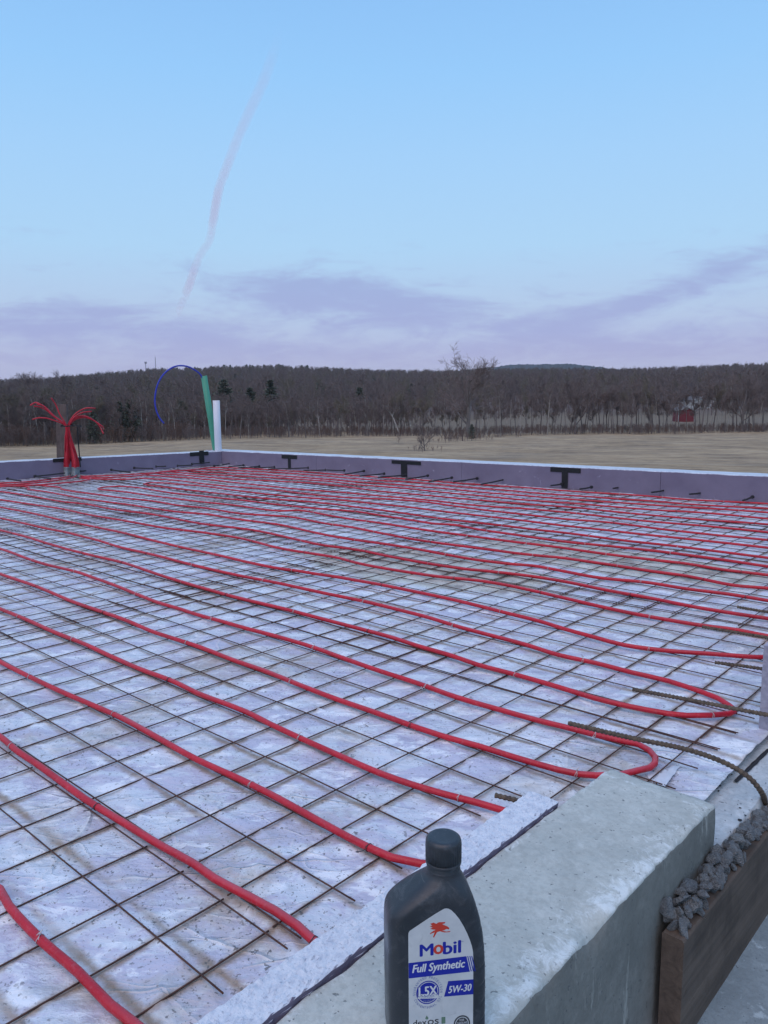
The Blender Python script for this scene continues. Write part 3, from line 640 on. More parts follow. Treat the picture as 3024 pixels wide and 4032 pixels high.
# ------------------------------------------------------------------ slab: plastic sheet on foam
def wob(x, y): return .0035*fbm(x*1.7, y*1.7, 7.7, 2)+.004*fbm(x*.6, y*.6, 2.2, 2)
C0 = Vector((-10.187*S, 7.393*S, 0)); CR = Vector((-2.334*S, 7.94*S, 0)); CL = Vector((-10.601*S, 4.186*S, 0))
DR_ = (CR-C0).normalized(); DL_ = (CL-C0).normalized()
def polyz(x, y):
    n_ = fbm(x*5, y*9, .3, 3); w = 1-abs(n_)*1.7; ridge = max(0, w)**5*.005
    w2 = 1-abs(fbm(x*2.2+4, y*5.2, 8.3, 3))*1.6; ridge += max(0, w2)**7*.008
    return -.0058+ridge*.6+wob(x, y)*1.0+.0030*fbm(x*3, y*4, 5, 3)
xs = [-.25*S]; 
while xs[-1] > -11.2*S: xs.append(xs[-1]-max(.008, .0085*abs(xs[-1]+.9*S)))
ys = [-.3*S]
while ys[-1] < 8.6*S: ys.append(ys[-1]+max(.009, .0085*abs(ys[-1]-1.2*S)))
V, F = sweepgrid([[Vector((x, y, polyz(x, y) if x < -.70*S or y > 1.9*S else min(polyz(x, y), -.03))) for x in xs] for y in ys])
V = V[:]
# keep the sheet inside the walls
def inside(p, m_=.02*S):
    nR = Vector((-DR_.y, DR_.x, 0)); nL = Vector((DL_.y, -DL_.x, 0))
    return (p-C0).dot(nR) < m_ and (p-C0).dot(nL) < m_ 
nR = Vector((-DR_.y, DR_.x, 0)); nL = Vector((-DL_.y, DL_.x, 0))
if nL.x > 0: nL = -nL
ok = [(Vector((p.x, p.y, 0))-C0).dot(nR) < .03 and (Vector((p.x, p.y, 0))-C0).dot(nL) < .03 and not (p.x > -.90*S and p.y < 1.80*S) and not (p.x > -.70*S and p.y > 1.78*S) for p in V]
F = [f for f in F if all(ok[i] for i in f)]
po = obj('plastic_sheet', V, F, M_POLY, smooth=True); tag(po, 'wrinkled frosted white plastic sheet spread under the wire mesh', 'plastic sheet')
def m_base(): return simple('subgrade_foam', (.33, .29, .42), .8, scale=6)
x0_, x1_ = -11*S, -.62*S
V, F = boxvf(-10.75*S, -.70*S, -.6*S, 8.05*S, -.16, -.045); fl = obj('floor', V, F, m_base()); tag(fl, kind='structure')
# welded wire mesh sheets
def wire_mesh(pts, r): 
    V, F = tube(pts, r, 5); me = bpy.data.meshes.new('wire'); me.from_pydata([tuple(v) for v in V], [], F); me.materials.append(M_WIRE); me.polygons.foreach_set('use_smooth', [True]*len(F)); me.update(); return me
WR = .0015
def inslab(x, y):
    q_ = Vector((x, y, 0))-C0
    if q_.dot(nR) > -.04 or q_.dot(nL) > -.04: return False
    if y < 1.60*S: return x < -1.015*S
    if y < 1.86*S: return x < -.90*S
    return x < -.762*S
ORD = ['first', 'second', 'third', 'fourth', 'fifth', 'sixth', 'seventh', 'eighth', 'ninth', 'tenth', 'eleventh', 'twelfth', 'thirteenth', 'fourteenth', 'fifteenth', 'sixteenth', 'seventeenth', 'eighteenth', 'nineteenth', 'twentieth']
rowsJ = [(-9.205, .795), (1.0, 11.0), (10.08, 20.08), (18.9, 28.9), (27.8, 37.8), (36.6, 46.6)]
colsK = [(-16, 3, -.3, .5), (-34.7, -15.0, -.4, .45), (-53.2, -33.6, -.4, .45), (-71, -52.2, -.4, .4)]
for ri, (j0, j1) in enumerate(rowsJ):
    for ci, (k0, k1, e0, e1) in enumerate(colsK):
        dk = 0 if (ri < 2 and ci == 0) else rng.uniform(-.12, .12); yawj = 0 if (ri < 2 and ci == 0) else rng.gauss(0, .0012); dzs = (ri % 2)*.0018+(ci % 2)*.0014
        def gp(k, j):
            x = OB+(k+dk)*G; y = OA+j*G; x, y = x-yawj*(y-OA), y+yawj*(x-OB)
            x2 = x+.004*fbm(x*1.3, y*1.3, 20+ri*3+ci, 2); y2 = y+.006*fbm(x*1.1, y*1.1, 40+ri*3+ci, 2)
            return Vector((x2, y2, wob(x, y)+dzs))
        first = ri < 2 and ci == 0
        lab = {(0, 0): 'rusty wire mesh sheet in the bottom left, nearest the camera', (1, 0): 'rusty wire mesh sheet reaching the foam strip behind the bottle', (2, 0): 'rusty wire mesh sheet under the pipe bend beside the lavender foam pier'}.get((ri, ci), 'wire mesh sheet, %s row from the camera, %s from the near wall' % (ORD[ri], ORD[ci]))
        st = None; parts = []
        nJ = 10; nK = int(round(k1-k0))
        def seg(fn, a, b):
            n_ = max(2, int(abs(b-a)/.5)); pl = []
            runs = []
            for i in range(n_+1):
                q_ = fn(a+(b-a)*i/n_)
                if inslab(q_.x, q_.y): pl.append(q_)
                elif pl:
                    if len(pl) > 2: runs.append(pl)
                    pl = []
            if len(pl) > 2: runs.append(pl)
            return runs
        for jj in range(nJ+1):
            for run in seg(lambda k: gp(k, j0+jj)+Vector((0, 0, WR)), k0+e0, k1+e1): parts.append(('line_wire', run))
        for kk in range(nK+1):
            kv = k0+kk
            for run in seg(lambda j: gp(kv, j)-Vector((0, 0, WR)), j0-.08, j1+.08): parts.append(('cross_wire', run))
        if not parts: continue
        c_ = parts[0][1][0]; st = thing('wire_mesh_sheet', lab, 'wire mesh', (0, 0, 0), 'welded wire mesh sheets on the slab')
        for nm, run in parts:
            o = bpy.data.objects.new(nm, wire_mesh(run, WR)); COL.objects.link(o); o.parent = st
# ------------------------------------------------------------------ red heating pipes
PR = .0068; PZ = PR+.0030
def pp(*uv): return [(uv[i], uv[i+1]) for i in range(0, len(uv), 2)]
PIPES = {}
PIPES[1] = pp(-60,1893, 0,1923, 20,1958.6, 87,2030, 169,2101, 238,2173, 288,2212, 345,2258, 420,2300)
PIPES[2] = pp(-60,1558, 0,1591.7, 37,1623.5, 79.4,1651.3, 119,1680.4, 185.2,1728, 264.6,1775.6, 351.9,1828.5, 418,1865.3, 463.4,1898.8, 532.8,1936.8, 595.6,1971.5, 642,2003, 678.3,2036, 700,2062)
PIPES[3] = pp(-60,1402, 0,1430.4, 26.5,1443.6, 79.4,1468.7, 148,1500.5, 211.6,1528.3, 264.6,1552, 343.9,1595.7, 423.3,1639.4, 516.3,1682.2, 595.6,1721.9, 665,1761.5, 734.5,1801.2, 797.4,1834.3, 847,1855.8, 909.8,1869, 950,1872)
PIPES[4] = pp(-60,1291, 0,1316, 60.8,1341.2, 116.4,1366.3, 185.2,1392.7, 251.3,1421.9, 306.9,1447, 384,1476.8, 429,1497.9, 484.5,1517.8, 532.1,1536.3, 582.4,1562.7, 648.6,1594.5, 735.9,1634.2, 822.9,1671.2, 895,1696.3, 953.2,1713.5, 1032.6,1734.7, 1085.5,1750.6, 1110,1760)
PIPES[5] = pp(-60,1219, 0,1239.4, 34.4,1251.3, 79.4,1267.2, 158.7,1300.2, 224.9,1324, 277.8,1343.8, 328,1365, 384,1382.8, 423.7,1396, 497.8,1423.8, 569.2,1447.6, 648.6,1479.4, 725.3,1508.5, 820.9,1541.5, 887,1565.4, 966.4,1591.8, 1032.6,1610.3, 1098.7,1631.5, 1164.8,1651.3, 1206.9,1663.2, 1246.5,1671.8, 1288.8,1675.5,
   1340,1674, 1389.3,1662.6, 1402.5,1659.9, 1414.4,1650.7, 1415.8,1637.5, 1402.5,1621.6, 1378.7,1608.4, 1347,1601.7, 1286.1,1587.2, 1220,1570, 1159.5,1554.8, 1059,1525.7, 987.6,1504.5, 900.3,1474.1, 822.9,1449, 727.9,1415.9, 661.8,1393.4, 595.6,1374.9, 532.1,1359, 476.6,1343.2, 423.7,1328.6, 391.5,1317.5, 343.9,1302.9, 293.7,1283, 224.9,1255.3, 169.3,1236.7, 92.6,1216.9, 37,1198.4, 0,1186.5, -60,1169)
PIPES[7] = pp(-60,1130, 0,1145.5, 60.8,1162.7, 127,1181.2, 201,1199.7, 264.6,1215.6, 354.5,1244.7, 450.1,1274.2, 516.3,1292.7, 606.2,1315, 664.4,1329.9, 735.9,1347.1, 834.1,1372.3, 900.3,1393.4, 979.6,1417.2, 1032.6,1435.7, 1112,1456.9, 1206.9,1485, 1286.1,1509.2, 1352.3,1525, 1444.9,1542.2, 1484.5,1546.2, 1537.5,1544.9, 1575,1541, 1587,1536, 1583,1529, 1574.5,1522.4, 1550.7,1507.8, 1518.9,1495.9, 1444.9,1472.1, 1365.5,1453.6, 1286.1,1432.4, 1206.9,1415, 1138.4,1393.4, 1059,1370.9, 995.5,1353.7, 916.1,1329.9, 822.9,1307.2, 767.6,1295.3, 698.8,1282.1, 595.6,1258.3, 516.3,1242.4, 415.7,1219.9, 343.9,1201, 267.2,1183.8, 211.6,1168, 158.7,1154.7, 97.9,1141.5, 52.9,1130.9, 0,1119, -60,1107)
PIPES[9] = pp(-60,1085, 0,1095.2, 68.8,1108.4, 156,1128.3, 238,1145.5, 328,1166.6, 436.9,1190.8, 516.3,1209.3, 598.3,1226.5, 648.6,1233.2, 727.9,1246.4, 768,1254.3, 873.8,1274.2, 979.6,1295.3, 1082.8,1321.8, 1164.8,1341.6, 1220,1359.7, 1286.1,1378.2, 1347,1394.1, 1431.6,1406, 1537.5,1413.9, 1635.3,1420.5, 1680,1420)
PIPES[10] = pp(-60,1070, 0,1079.3, 66,1088.6, 132.3,1099.2, 201,1113.7, 264.6,1124.3, 357,1140.2, 436.9,1149.8, 481.9,1155.1, 524.2,1161.7, 545.4,1167, 590.3,1180.2, 622,1186.9, 682.9,1196.1, 727.9,1204, 768,1214.6, 847.4,1230.5, 945.2,1246.4, 1032.6,1254.3, 1085.5,1262.3, 1151.6,1275.5, 1220,1291, 1312.6,1313.6, 1405.2,1333.2, 1516.3,1353, 1590.4,1362.3, 1659,1375.6, 1700,1380)
PIPES[11] = pp(-60,1056, 0,1062, 21,1064.8, 74,1072.7, 132.3,1083.3, 185.2,1088.6, 235.4,1099.2, 304.2,1108.4, 349.2,1115, 436.9,1131.3, 503,1139.2, 556,1145.9, 595.6,1153.8, 635.3,1163, 688.2,1175, 768,1186.9, 847.4,1202.7, 926.7,1217.3, 1006,1229.2, 1059,1234.5, 1138.4,1243.7, 1220,1255.6, 1299.4,1271.5, 1405.2,1291.4, 1497.8,1311.2, 1563.9,1323.1, 1659,1337.7, 1740,1349)
PIPES[12] = pp(-60,1049, 20,1050, 62,1053, 60,1057, 68.8,1058.7, 105.8,1063.5, 169.3,1075.4, 238,1084.6, 317.5,1096.5, 384,1106.2, 450.1,1111.5, 516.3,1122, 556,1127.3, 608.9,1134, 675,1148.5, 727.9,1159, 768,1165.7, 847.4,1177.6, 926.7,1190.8, 1027.3,1209.3, 1098.7,1218.6, 1151.6,1222.6, 1220,1234.5, 1299.4,1247.7, 1405.2,1258.3, 1484.5,1271.5, 1563.9,1282.1, 1659,1298, 1740,1310)
PIPES[13] = pp(-60,1046, 60,1048, 130,1053, 133,1056.5, 185.2,1064.8, 251.3,1073.5, 317.5,1080.7, 384,1091.6, 450.1,1099.6, 524.2,1110, 590.3,1114, 635.3,1118, 693.5,1128.7, 768,1140.6, 834.1,1153.8, 897.6,1165.7, 979.6,1177.6, 1059,1188.2, 1164.8,1201.4, 1220,1206.7, 1299.4,1217.3, 1405.2,1233.2, 1484.5,1243.7, 1537.5,1254.3, 1585,1263.6, 1659,1270.2, 1740,1279)
PIPES[14] = pp(1740,1254, 1659,1241, 1563.9,1230.5, 1484.5,1218.6, 1405.2,1209.3, 1310,1197.4, 1220,1184.2, 1138.4,1173.6, 1059,1163, 987.6,1153.8, 926.7,1145.9, 847.4,1134, 768,1122, 701.5,1111.5, 648.6,1103.5, 600.9,1104, 529.5,1095.6, 460.7,1087.7, 357,1074, 264.6,1062, 216,1056.5, 211.6,1054.5, 222,1051.8, 254,1050.2, 304.2,1054.2, 357,1062, 438.9,1071.4, 542.7,1083.7, 608.9,1091.6, 675,1098.2, 768,1104.8, 847.4,1116.8, 940,1131.3, 982.3,1134, 1032.6,1143.2, 1098.7,1152.5, 1220,1169.7, 1325.8,1180.2, 1431.6,1192.1, 1537.5,1205.4, 1659,1222.6, 1740,1232)
PIPES[16] = pp(1740,1213, 1659,1204, 1563.9,1192, 1431.6,1176.3, 1325.8,1164.4, 1220,1151, 1085.5,1135.3, 1006,1126, 926.7,1116.8, 847.4,1104.8, 768,1095.6, 714.7,1089, 622,1081, 542.7,1074.4, 463.4,1063.8, 357,1051.6, 318,1047, 310,1044.5, 322,1042.2, 360,1042.5, 384,1045, 436.9,1048.8, 489.8,1055.9, 553.3,1065.2, 648.6,1074.4, 727.9,1079.7, 820.9,1090.3, 900.3,1098.2, 979.6,1107.5, 1085.5,1119.4, 1220,1135.3, 1352.3,1149.8, 1479.3,1163, 1590.4,1175, 1659,1182.9, 1740,1191)
PIPES[18] = pp(300,1033, 384,1037.4, 463.4,1046.6, 542.7,1053.3, 648.6,1065.2, 727.9,1073, 834,1079, 900.3,1083, 979.6,1093, 1085.5,1106.2, 1220,1120.7, 1325.8,1128.7, 1431.6,1141.9, 1537.5,1153.8, 1659,1165.7, 1740,1174)
PIPES[19] = pp(310,1026, 384,1030.8, 476.6,1038.2, 569.2,1048, 648.6,1057, 714.7,1062, 768,1066.5, 836.8,1073, 926.7,1081, 1032.6,1092, 1112,1097.5, 1220,1106.2, 1325.8,1116.8, 1431.6,1127.3, 1537.5,1136.6, 1659,1148.5, 1740,1157)
PIPES[20] = pp(330,1022, 384,1025.5, 489.8,1033.4, 595.6,1038.7, 675,1044, 768,1054.6, 828.8,1062.5, 916,1070.5, 1032.6,1079.7, 1125,1088, 1220,1094.3, 1312.6,1103.5, 1415.8,1112.8, 1534.8,1123.4, 1659,1132.6, 1740,1141)
PIPES[21] = pp(350,1018.5, 384,1020.7, 489.8,1026.8, 608.9,1033, 701.5,1039, 768,1047, 873.8,1054.6, 953.2,1064, 1032.6,1070.5, 1125,1078.4, 1220,1085.8, 1325.8,1094.3, 1413,1100.9, 1537.5,1108.8, 1659,1120.7, 1740,1129)
PIPES[22] = pp(384,1016, 516,1022, 608.9,1028, 701.5,1034.5, 768,1040.5, 847.4,1046.5, 953.2,1054.5, 1032.6,1062.5, 1138.4,1070.5, 1220,1077.6, 1325.8,1084.9, 1439.6,1092.9, 1563.9,1100.9, 1659,1107.5, 1740,1114)
PIPES[23] = pp(420,1013, 480,1014.5, 620,1022, 768,1033.4, 828.8,1038.5, 905.6,1043, 979.6,1049.3, 1085.5,1058.6, 1220,1069.2, 1312.6,1075.7, 1405.2,1082.4, 1503,1090.3, 1659,1099, 1740,1104)
PIPES[24] = pp(455,1009.5, 500,1010.5, 640,1018, 768,1027, 847.4,1032.6, 926.7,1038.2, 1006,1044.5, 1112,1052, 1220,1060.2, 1339,1067, 1405.2,1072, 1458,1077, 1563.9,1082.8, 1659,1088.5, 1740,1093)
PLAB = {1: 'red pipe crossing the bottom left corner, nearest the camera', 2: 'red pipe that dives under the foam strip well left of the oil bottle', 3: 'red pipe whose end disappears behind the neck of the oil bottle', 4: 'red pipe meeting the foam strip beside the short black rebar stub',
  5: 'red pipe loop turning back in a tight bend just past the concrete block', 7: 'red pipe loop with its wide bend passing under a rebar near the foam pier', 9: 'red pipe running in behind the lavender foam pier at the right edge',
  10: 'first red pipe farther back than the one behind the foam pier', 11: 'second red pipe farther back than the one behind the foam pier', 12: 'third red pipe farther back than the one behind the foam pier', 13: 'fourth red pipe farther back than the one behind the foam pier',
  14: 'red pipe loop bending back near the far left, nearer of two such bends', 16: 'red pipe loop bending back near the far left, farther of two such bends',
  24: 'red pipe lying closest to the long far foam wall', 23: 'second red pipe out from the long far foam wall', 22: 'third red pipe out from the long far foam wall', 21: 'fourth red pipe out from the long far foam wall', 20: 'fifth red pipe out from the long far foam wall', 19: 'sixth red pipe out from the long far foam wall', 18: 'seventh red pipe out from the long far foam wall'}
def tie_mesh(kind):
    V, F = [], []; rr = PR+.0007
    for off in (-.0009, .0011):
        tube([Vector((math.cos(a)*rr, off+.0016*math.sin(a*2+off*900), math.sin(a)*rr)) for a in [i*2*math.pi/12 for i in range(13)]],   .0006, 4, False, V, F)
    if kind == 0: tl = [(0, 0, rr), (.003, .002, rr+.004), (-.002, .004, rr+.008), (.002, .001, rr+.005), (.004, -.002, rr+.002)]
    elif kind == 1: tl = [(rr, 0, 0), (rr+.006, .001, -.001), (rr+.012, .003, .001), (rr+.018, .002, .002), (rr+.021, .005, .004), (rr+.017, .007, .003)]
    else: tl = [(-rr, 0, 0), (-rr-.004, .001, -.003), (-rr-.007, -.002, -.004), (-rr-.010, .001, -.002), (-rr-.006, .003, .001)]
    tube(spline(tl, .001), .0008, 4, True, V, F)
    me = bpy.data.meshes.new('wire_tie'); me.from_pydata([tuple(v) for v in V], [], F); me.materials.append(M_TIE if kind != 1 else M_TIE2); me.update(); return me
TIES = [tie_mesh(k) for k in range(3)]
TIEPX = {1: [(176, 2107)], 2: [(113, 1672), (186, 1728)], 3: [(146, 1500), (552, 1701)], 4: [(305, 1450), (428, 1498), (577, 1558), (893, 1698)], 5: [(91, 1274), (326, 1366), (725, 1508), (1240, 1670), (1355, 1603), (1404, 1659)], 7: [(530, 1358), (728, 1415)]}
def make_pipe(k, uv):
    pts = [P(u, v, PZ) for u, v in uv]; near = min(p.length for p in pts)
    sp = spline(pts, .035 if near < 4 else .07)
    sp = [p+Vector((0, 0, wob(p.x, p.y)+.0012*fbm(p.x*3, p.y*3, k, 2))) for p in sp]
    if k in (14, 16):                                    # returning run lies beside the first, never through it
        pass
    V, F = tube(sp, PR, 10 if near < 4 else 7)
    t_ = obj('heating_pipe', V, F, M_PIPE, smooth=True); tag(t_, PLAB[k], 'pipe', 'red heating pipes on the mesh')
    acc = rng.uniform(.05, .3); gap = .36
    for i in range(1, len(sp)-1):
        acc += (sp[i]-sp[i-1]).length
        if acc > gap and sp[i].length < 6.5:
            acc = 0; gap = rng.uniform(.30, .62); d_ = (sp[i+1]-sp[i-1]).normalized(); o = bpy.data.objects.new('wire_tie', rng.choice(TIES)); COL.objects.link(o); o.parent = t_
            up = Vector((0, 0, 1)); x_ = d_.cross(up).normalized(); z_ = x_.cross(d_); M_ = Matrix((x_, d_, z_)).transposed().to_4x4(); M_ = M_ @ Matrix.Rotation(rng.gauss(0, .25), 4, 'Z'); M_.translation = sp[i]; o.matrix_local = M_
for k, uv in PIPES.items(): make_pipe(k, uv)
# feeder pipes along the short wall towards the manifold
FEED = [(pp(-60,1050.5, 60,1044.5, 130,1036.5, 158,1031, 166,1027), 'red feeder pipe along the short wall, nearest the elbows'), (pp(-60,1053, 80,1047.5, 170,1040, 196,1035, 190,1030.5, 174,1028), 'red feeder pipe along the short wall, second out from it'), (pp(-60,1046, 60,1040.5, 120,1034, 146,1030, 152,1027.5), 'red feeder pipe lying tight against the short foam wall'),
        (pp(180,1029, 260,1026, 330,1021.5, 420,1014, 455,1009.5), 'red feeder pipe from the elbows towards the white corner pipe'), (pp(176,1031, 230,1031.5, 300,1027.5, 350,1019, 384,1016), 'red feeder pipe running just inside the corner feeder'), (pp(172,1033, 240,1035.5, 290,1034.5, 300,1033), 'short red feeder pipe looping right from the elbows')]
for i, (uv, lab) in enumerate(FEED):
    sp = spline([P(u, v, PZ+.012) for u, v in uv], .06); V, F = tube(sp, PR, 7); o = obj('heating_pipe', V, F, M_PIPE, smooth=True); tag(o, lab, 'pipe', 'red heating pipes on the mesh')
# loose tie-wire twists on the mesh near the camera
for (u, v) in ((135, 1410), (1440, 1300), (1550, 1655), (780, 1472), (1375, 1555)): pass
# ------------------------------------------------------------------ far foundation walls with foam faces
def far_wall(start, dirv, outn, L0, L1, ztops, label, cat):
    t_ = thing('foundation_wall', label, cat, (0, 0, 0))
    zt = lambda s_: interp(s_, [0, abs(L1)], ztops)
    def slab(s0, s1, o0, o1, z0, dz, nm, m_, gapz=0):
        rows = []
        n_ = max(2, int(abs(s1-s0)/.08))
        for i in range(n_+1):
            s_ = s0+(s1-s0)*i/n_; b_ = start+dirv*s_; top = zt(s_)+dz+.0025*fbm(s_*9, o0*30, 3, 3)
            pr_ = [(o0, z0), (o0+.0015*fbm(s_*7, 2, o0*9, 2), top-.004), (o0+.004, top), ((o0+o1)/2, top+.002*fbm(s_*20, o0*50, 6, 3)), (o1-.002, top-.001), (o1, z0)]
            rows.append([b_+outn*o_+Vector((0, 0, z_)) for o_, z_ in pr_])
        V, F = sweepgrid(rows); nn_ = len(rows[0]); F.append(tuple(range(nn_))); F.append(tuple((len(rows)-1)*nn_+k for k in range(nn_))[::-1])
        return obj(nm, V, F, m_, t_)
    s_ = L0; i = 0
    while s_ < L1-.05:
        e = min(L1, s_+1.8); slab(s_+.001, e-.002, 0, .0355, -.05, 0, 'foam_board', M_FOAM); s_ = e
    s_ = L0
    while s_ < L1-.05:
        e = min(L1, s_+2.1); slab(s_+.001, e-.002, .038, .0735, -.05, -.003, 'foam_board', M_FOAM); s_ = e
    slab(L0, L1, .077, .30, -.9, -.006, 'concrete', M_WALLTOP)
    return t_
M_WALLTOP = simple('frosted_concrete', (.62, .68, .74), .85, scale=25, c2=(.46, .52, .57), bmp=.002, bscale=80)
far_wall(C0, DR_, nR, -.30, 10.5*S, [.208*S, .262*S], 'long far foundation wall faced with lavender foam, black tape marks on it', 'wall')
far_wall(C0+DL_*.0, DL_, nL, .003, 6.5*S, [.204*S, .272*S], 'short left foundation wall faced with lavender foam behind the red pipe bundle', 'wall')
def onwall(u, v, w, off=.003):
    n_ = nR if w == 'R' else nL; p = PV(u, v, C0, n_); return p-n_*off
def tape(w, bars, label):
    t_ = None
    for i, (u0, u1, v0, v1) in enumerate(bars):
        off = .003+.0022*i; n_ = nR if w == 'R' else nL
        q_ = [onwall(u0, v1, w, off), onwall(u1, v1, w, off), onwall(u1, v0, w, off), onwall(u0, v0, w, off)]
        cu = (q_[0]+q_[2])/2; hw_ = (q_[1]-q_[0]).length/2; dr = (DR_ if w == 'R' else DL_); zz0 = min(q_[0].z, q_[1].z); zz1 = max(q_[2].z, q_[3].z)
        if i == 0: zz0, zz1 = (q_[0].z+q_[1].z)/2, (q_[2].z+q_[3].z)/2
        else: zz0 = max(zz0, .004)
        V = []; c2 = Vector((cu.x, cu.y, 0))
        for o_ in (0, -.002):
            for sx, z in ((-1, zz0), (1, zz0), (1, zz1), (-1, zz1)): V.append(c2+dr*sx*hw_+n_*o_+Vector((0, 0, z)))
        F = [(0, 1, 2, 3), (7, 6, 5, 4), (0, 4, 5, 1), (1, 5, 6, 2), (2, 6, 7, 3), (3, 7, 4, 0)]
        if t_ is None: t_ = thing('tape_mark', label, 'tape', (0, 0, 0), 'black tape marks on the foam walls')
        obj('crossbar' if i == 0 else 'stem', V, F, M_TAPE, t_)
tape('L', [(410, 450, 976, 984.5), (430, 440.5, 973.5, 1001)], 'black T of tape left of the green pipe, tucked in the corner')
tape('L', [(114, 176, 989, 997)], 'black strip of tape behind the base of the red pipe bundle')
tape('R', [(609, 642, 983, 991), (623, 628.5, 990, 1014)], 'smallest black T of tape, first right of the white pipe')
tape('R', [(846.5, 909.5, 995.5, 1003), (867, 880, 1002, 1033)], 'black T of tape in the middle of the far wall')
tape('R', [(1189.5, 1254.5, 1010, 1020.5), (1214, 1227, 1019, 1057)], 'largest black T of tape, right hand end of the far wall')
# dowels sticking out of the far walls
def spike(a, b, label):
    z = .05*S; A_, B_ = P(*a, z), P(*b, z)
    d_ = (B_-A_).normalized(); V, F = tube([A_, A_.lerp(B_, .5)+Vector((0, 0, -.002)), B_], .0066, 6); t_ = obj('wall_dowel', V, F, M_DARK); tag(t_, label, 'dowel', 'steel dowels along the far walls')
    V, F = tube([B_-d_*.006, B_+d_*.008], .013, 8); obj('head', V, F, M_DARK, t_)
c2 = lambda x, y: (493.7+x*.36375, 757+y*.36375); c3 = lambda x, y: (1097+x*.33862, 757+y*.33862); c1 = lambda x, y: (x*.33068, 757+y*.33068)
NS = 0; LR = 'dark steel dowel low on the long far foam wall, %s from the white pipe'
for q_ in ((0,690,88,682),(60,697,182,688),(150,697,272,692),(235,705,472,697),(445,712,575,710),(583,710,687,713),(690,735,803,716),(780,745,923,732),(890,752,1050,740),(1050,765,1182,744),(1190,778,1325,756),(1335,780,1475,760),(1500,795,1632,768)):
    spike(c2(*q_[:2]), c2(*q_[2:]), LR % ORD[NS]); NS += 1
for q_ in ((275,862,343,852),(460,884,533,872),(672,880,747,866),(917,905,997,893),(1160,917,1238,908),(1500,957,1560,935)): spike(c3(*q_[:2]), c3(*q_[2:]), LR % ORD[NS]); NS += 1
NS = 0; LLb = 'dark steel dowel low on the short left foam wall, %s from the left edge'
for q_ in ((135,851,50,838),(330,838,232,821),(430,800,228,822),(645,775,520,790),(850,795,727,780),(1000,771,877,767),(1085,756,1020,758),(1255,749,1160,753),(1370,731,1255,742),(1500,738,1400,755)): spike(c1(*q_[:2]), c1(*q_[2:]), LLb % ORD[NS]); NS += 1
# ------------------------------------------------------------------ corner pipes
def pipe_hollow(name, pts, r, m_, label, cat, th=.006):
    V, F = tube(pts, r, 24, False); n_ = len(pts); tg = (pts[-1]-pts[-2]).normalized(); o = len(V)
    ri = r-th
    for dz in (0, -.25):
        for k in range(24):
            c_ = pts[-1]+tg*dz; q_ = V[(n_-1)*24+k]-pts[-1]; V.append(c_+q_*(ri/r))
    for k in range(24):
        k2 = (k+1) % 24; F.append(((n_-1)*24+k, (n_-1)*24+k2, o+k2, o+k)); F.append((o+k, o+k2, o+24+k2, o+24+k))
    F.append(tuple(o+24+k for k in range(24)))
    ob = obj(name, V, F, m_, smooth=True); me = ob.data
    for p_ in me.polygons[-49:]: p_.use_smooth = False
    return tag(ob, label, cat)
wb = P(473, 1004, -.01); wd = math.hypot(wb.x, wb.y); wt = PD(467, 865, wd)
pipe_hollow('drain_pipe', [wb, (wb+wt)/2, wt], 7.2/1710*wd, M_WPIPE, 'upright white plastic pipe standing in the far corner', 'pipe')
gd = wd+.14; gb = PD(470.5, 1000, gd); gt = PD(440.5, 812, gd-.05)
pipe_hollow('sewer_pipe', [gb, gb.lerp(gt, .5), gt], 6.4/1710*gd, M_GREEN, 'green plastic pipe leaning left behind the white pipe', 'pipe')
q1 = lambda x, y: (329.2+x*.19842, 768.06+y*.19842)   # crop scale
bl = [q1(*c) for c in ((575, 330), (530, 218), (500, 185), (450, 150), (390, 122), (320, 110), (250, 118), (190, 146), (130, 195), (85, 255), (52, 330), (32, 420), (27, 500), (38, 580), (65, 655), (95, 705), (125, 737))]
sp = spline([PD(u, v, gd-.05-.25*math.sin(i/16*2.6)*.6) for i, (u, v) in enumerate(bl)], .02); V, F = tube(sp, .0092, 8); tag(obj('water_tube', V, F, M_BPIPE, smooth=True), 'blue tube arching out of the top of the green pipe', 'tube')
V, F = [], []
for i in range(9):
    rr = interp(i, [0, 2, 5, 8], [.085, .075, .062, .052]); V += [wb+Vector((math.cos(k*.3927)*rr*(1+.18*fbm(k*.7, i*.5, 4, 2)), math.sin(k*.3927)*rr*(1+.18*fbm(k*.7, i*.5, 9, 2)), .002+i*.0055)) for k in range(16)]
F = [(i*16+k, i*16+(k+1) % 16, (i+1)*16+(k+1) % 16, (i+1)*16+k) for i in range(8) for k in range(16)]
tag(obj('spray_foam', V, F, M_MUD, smooth=True), 'lumpy white collar of sealing foam round the white pipe', 'foam')
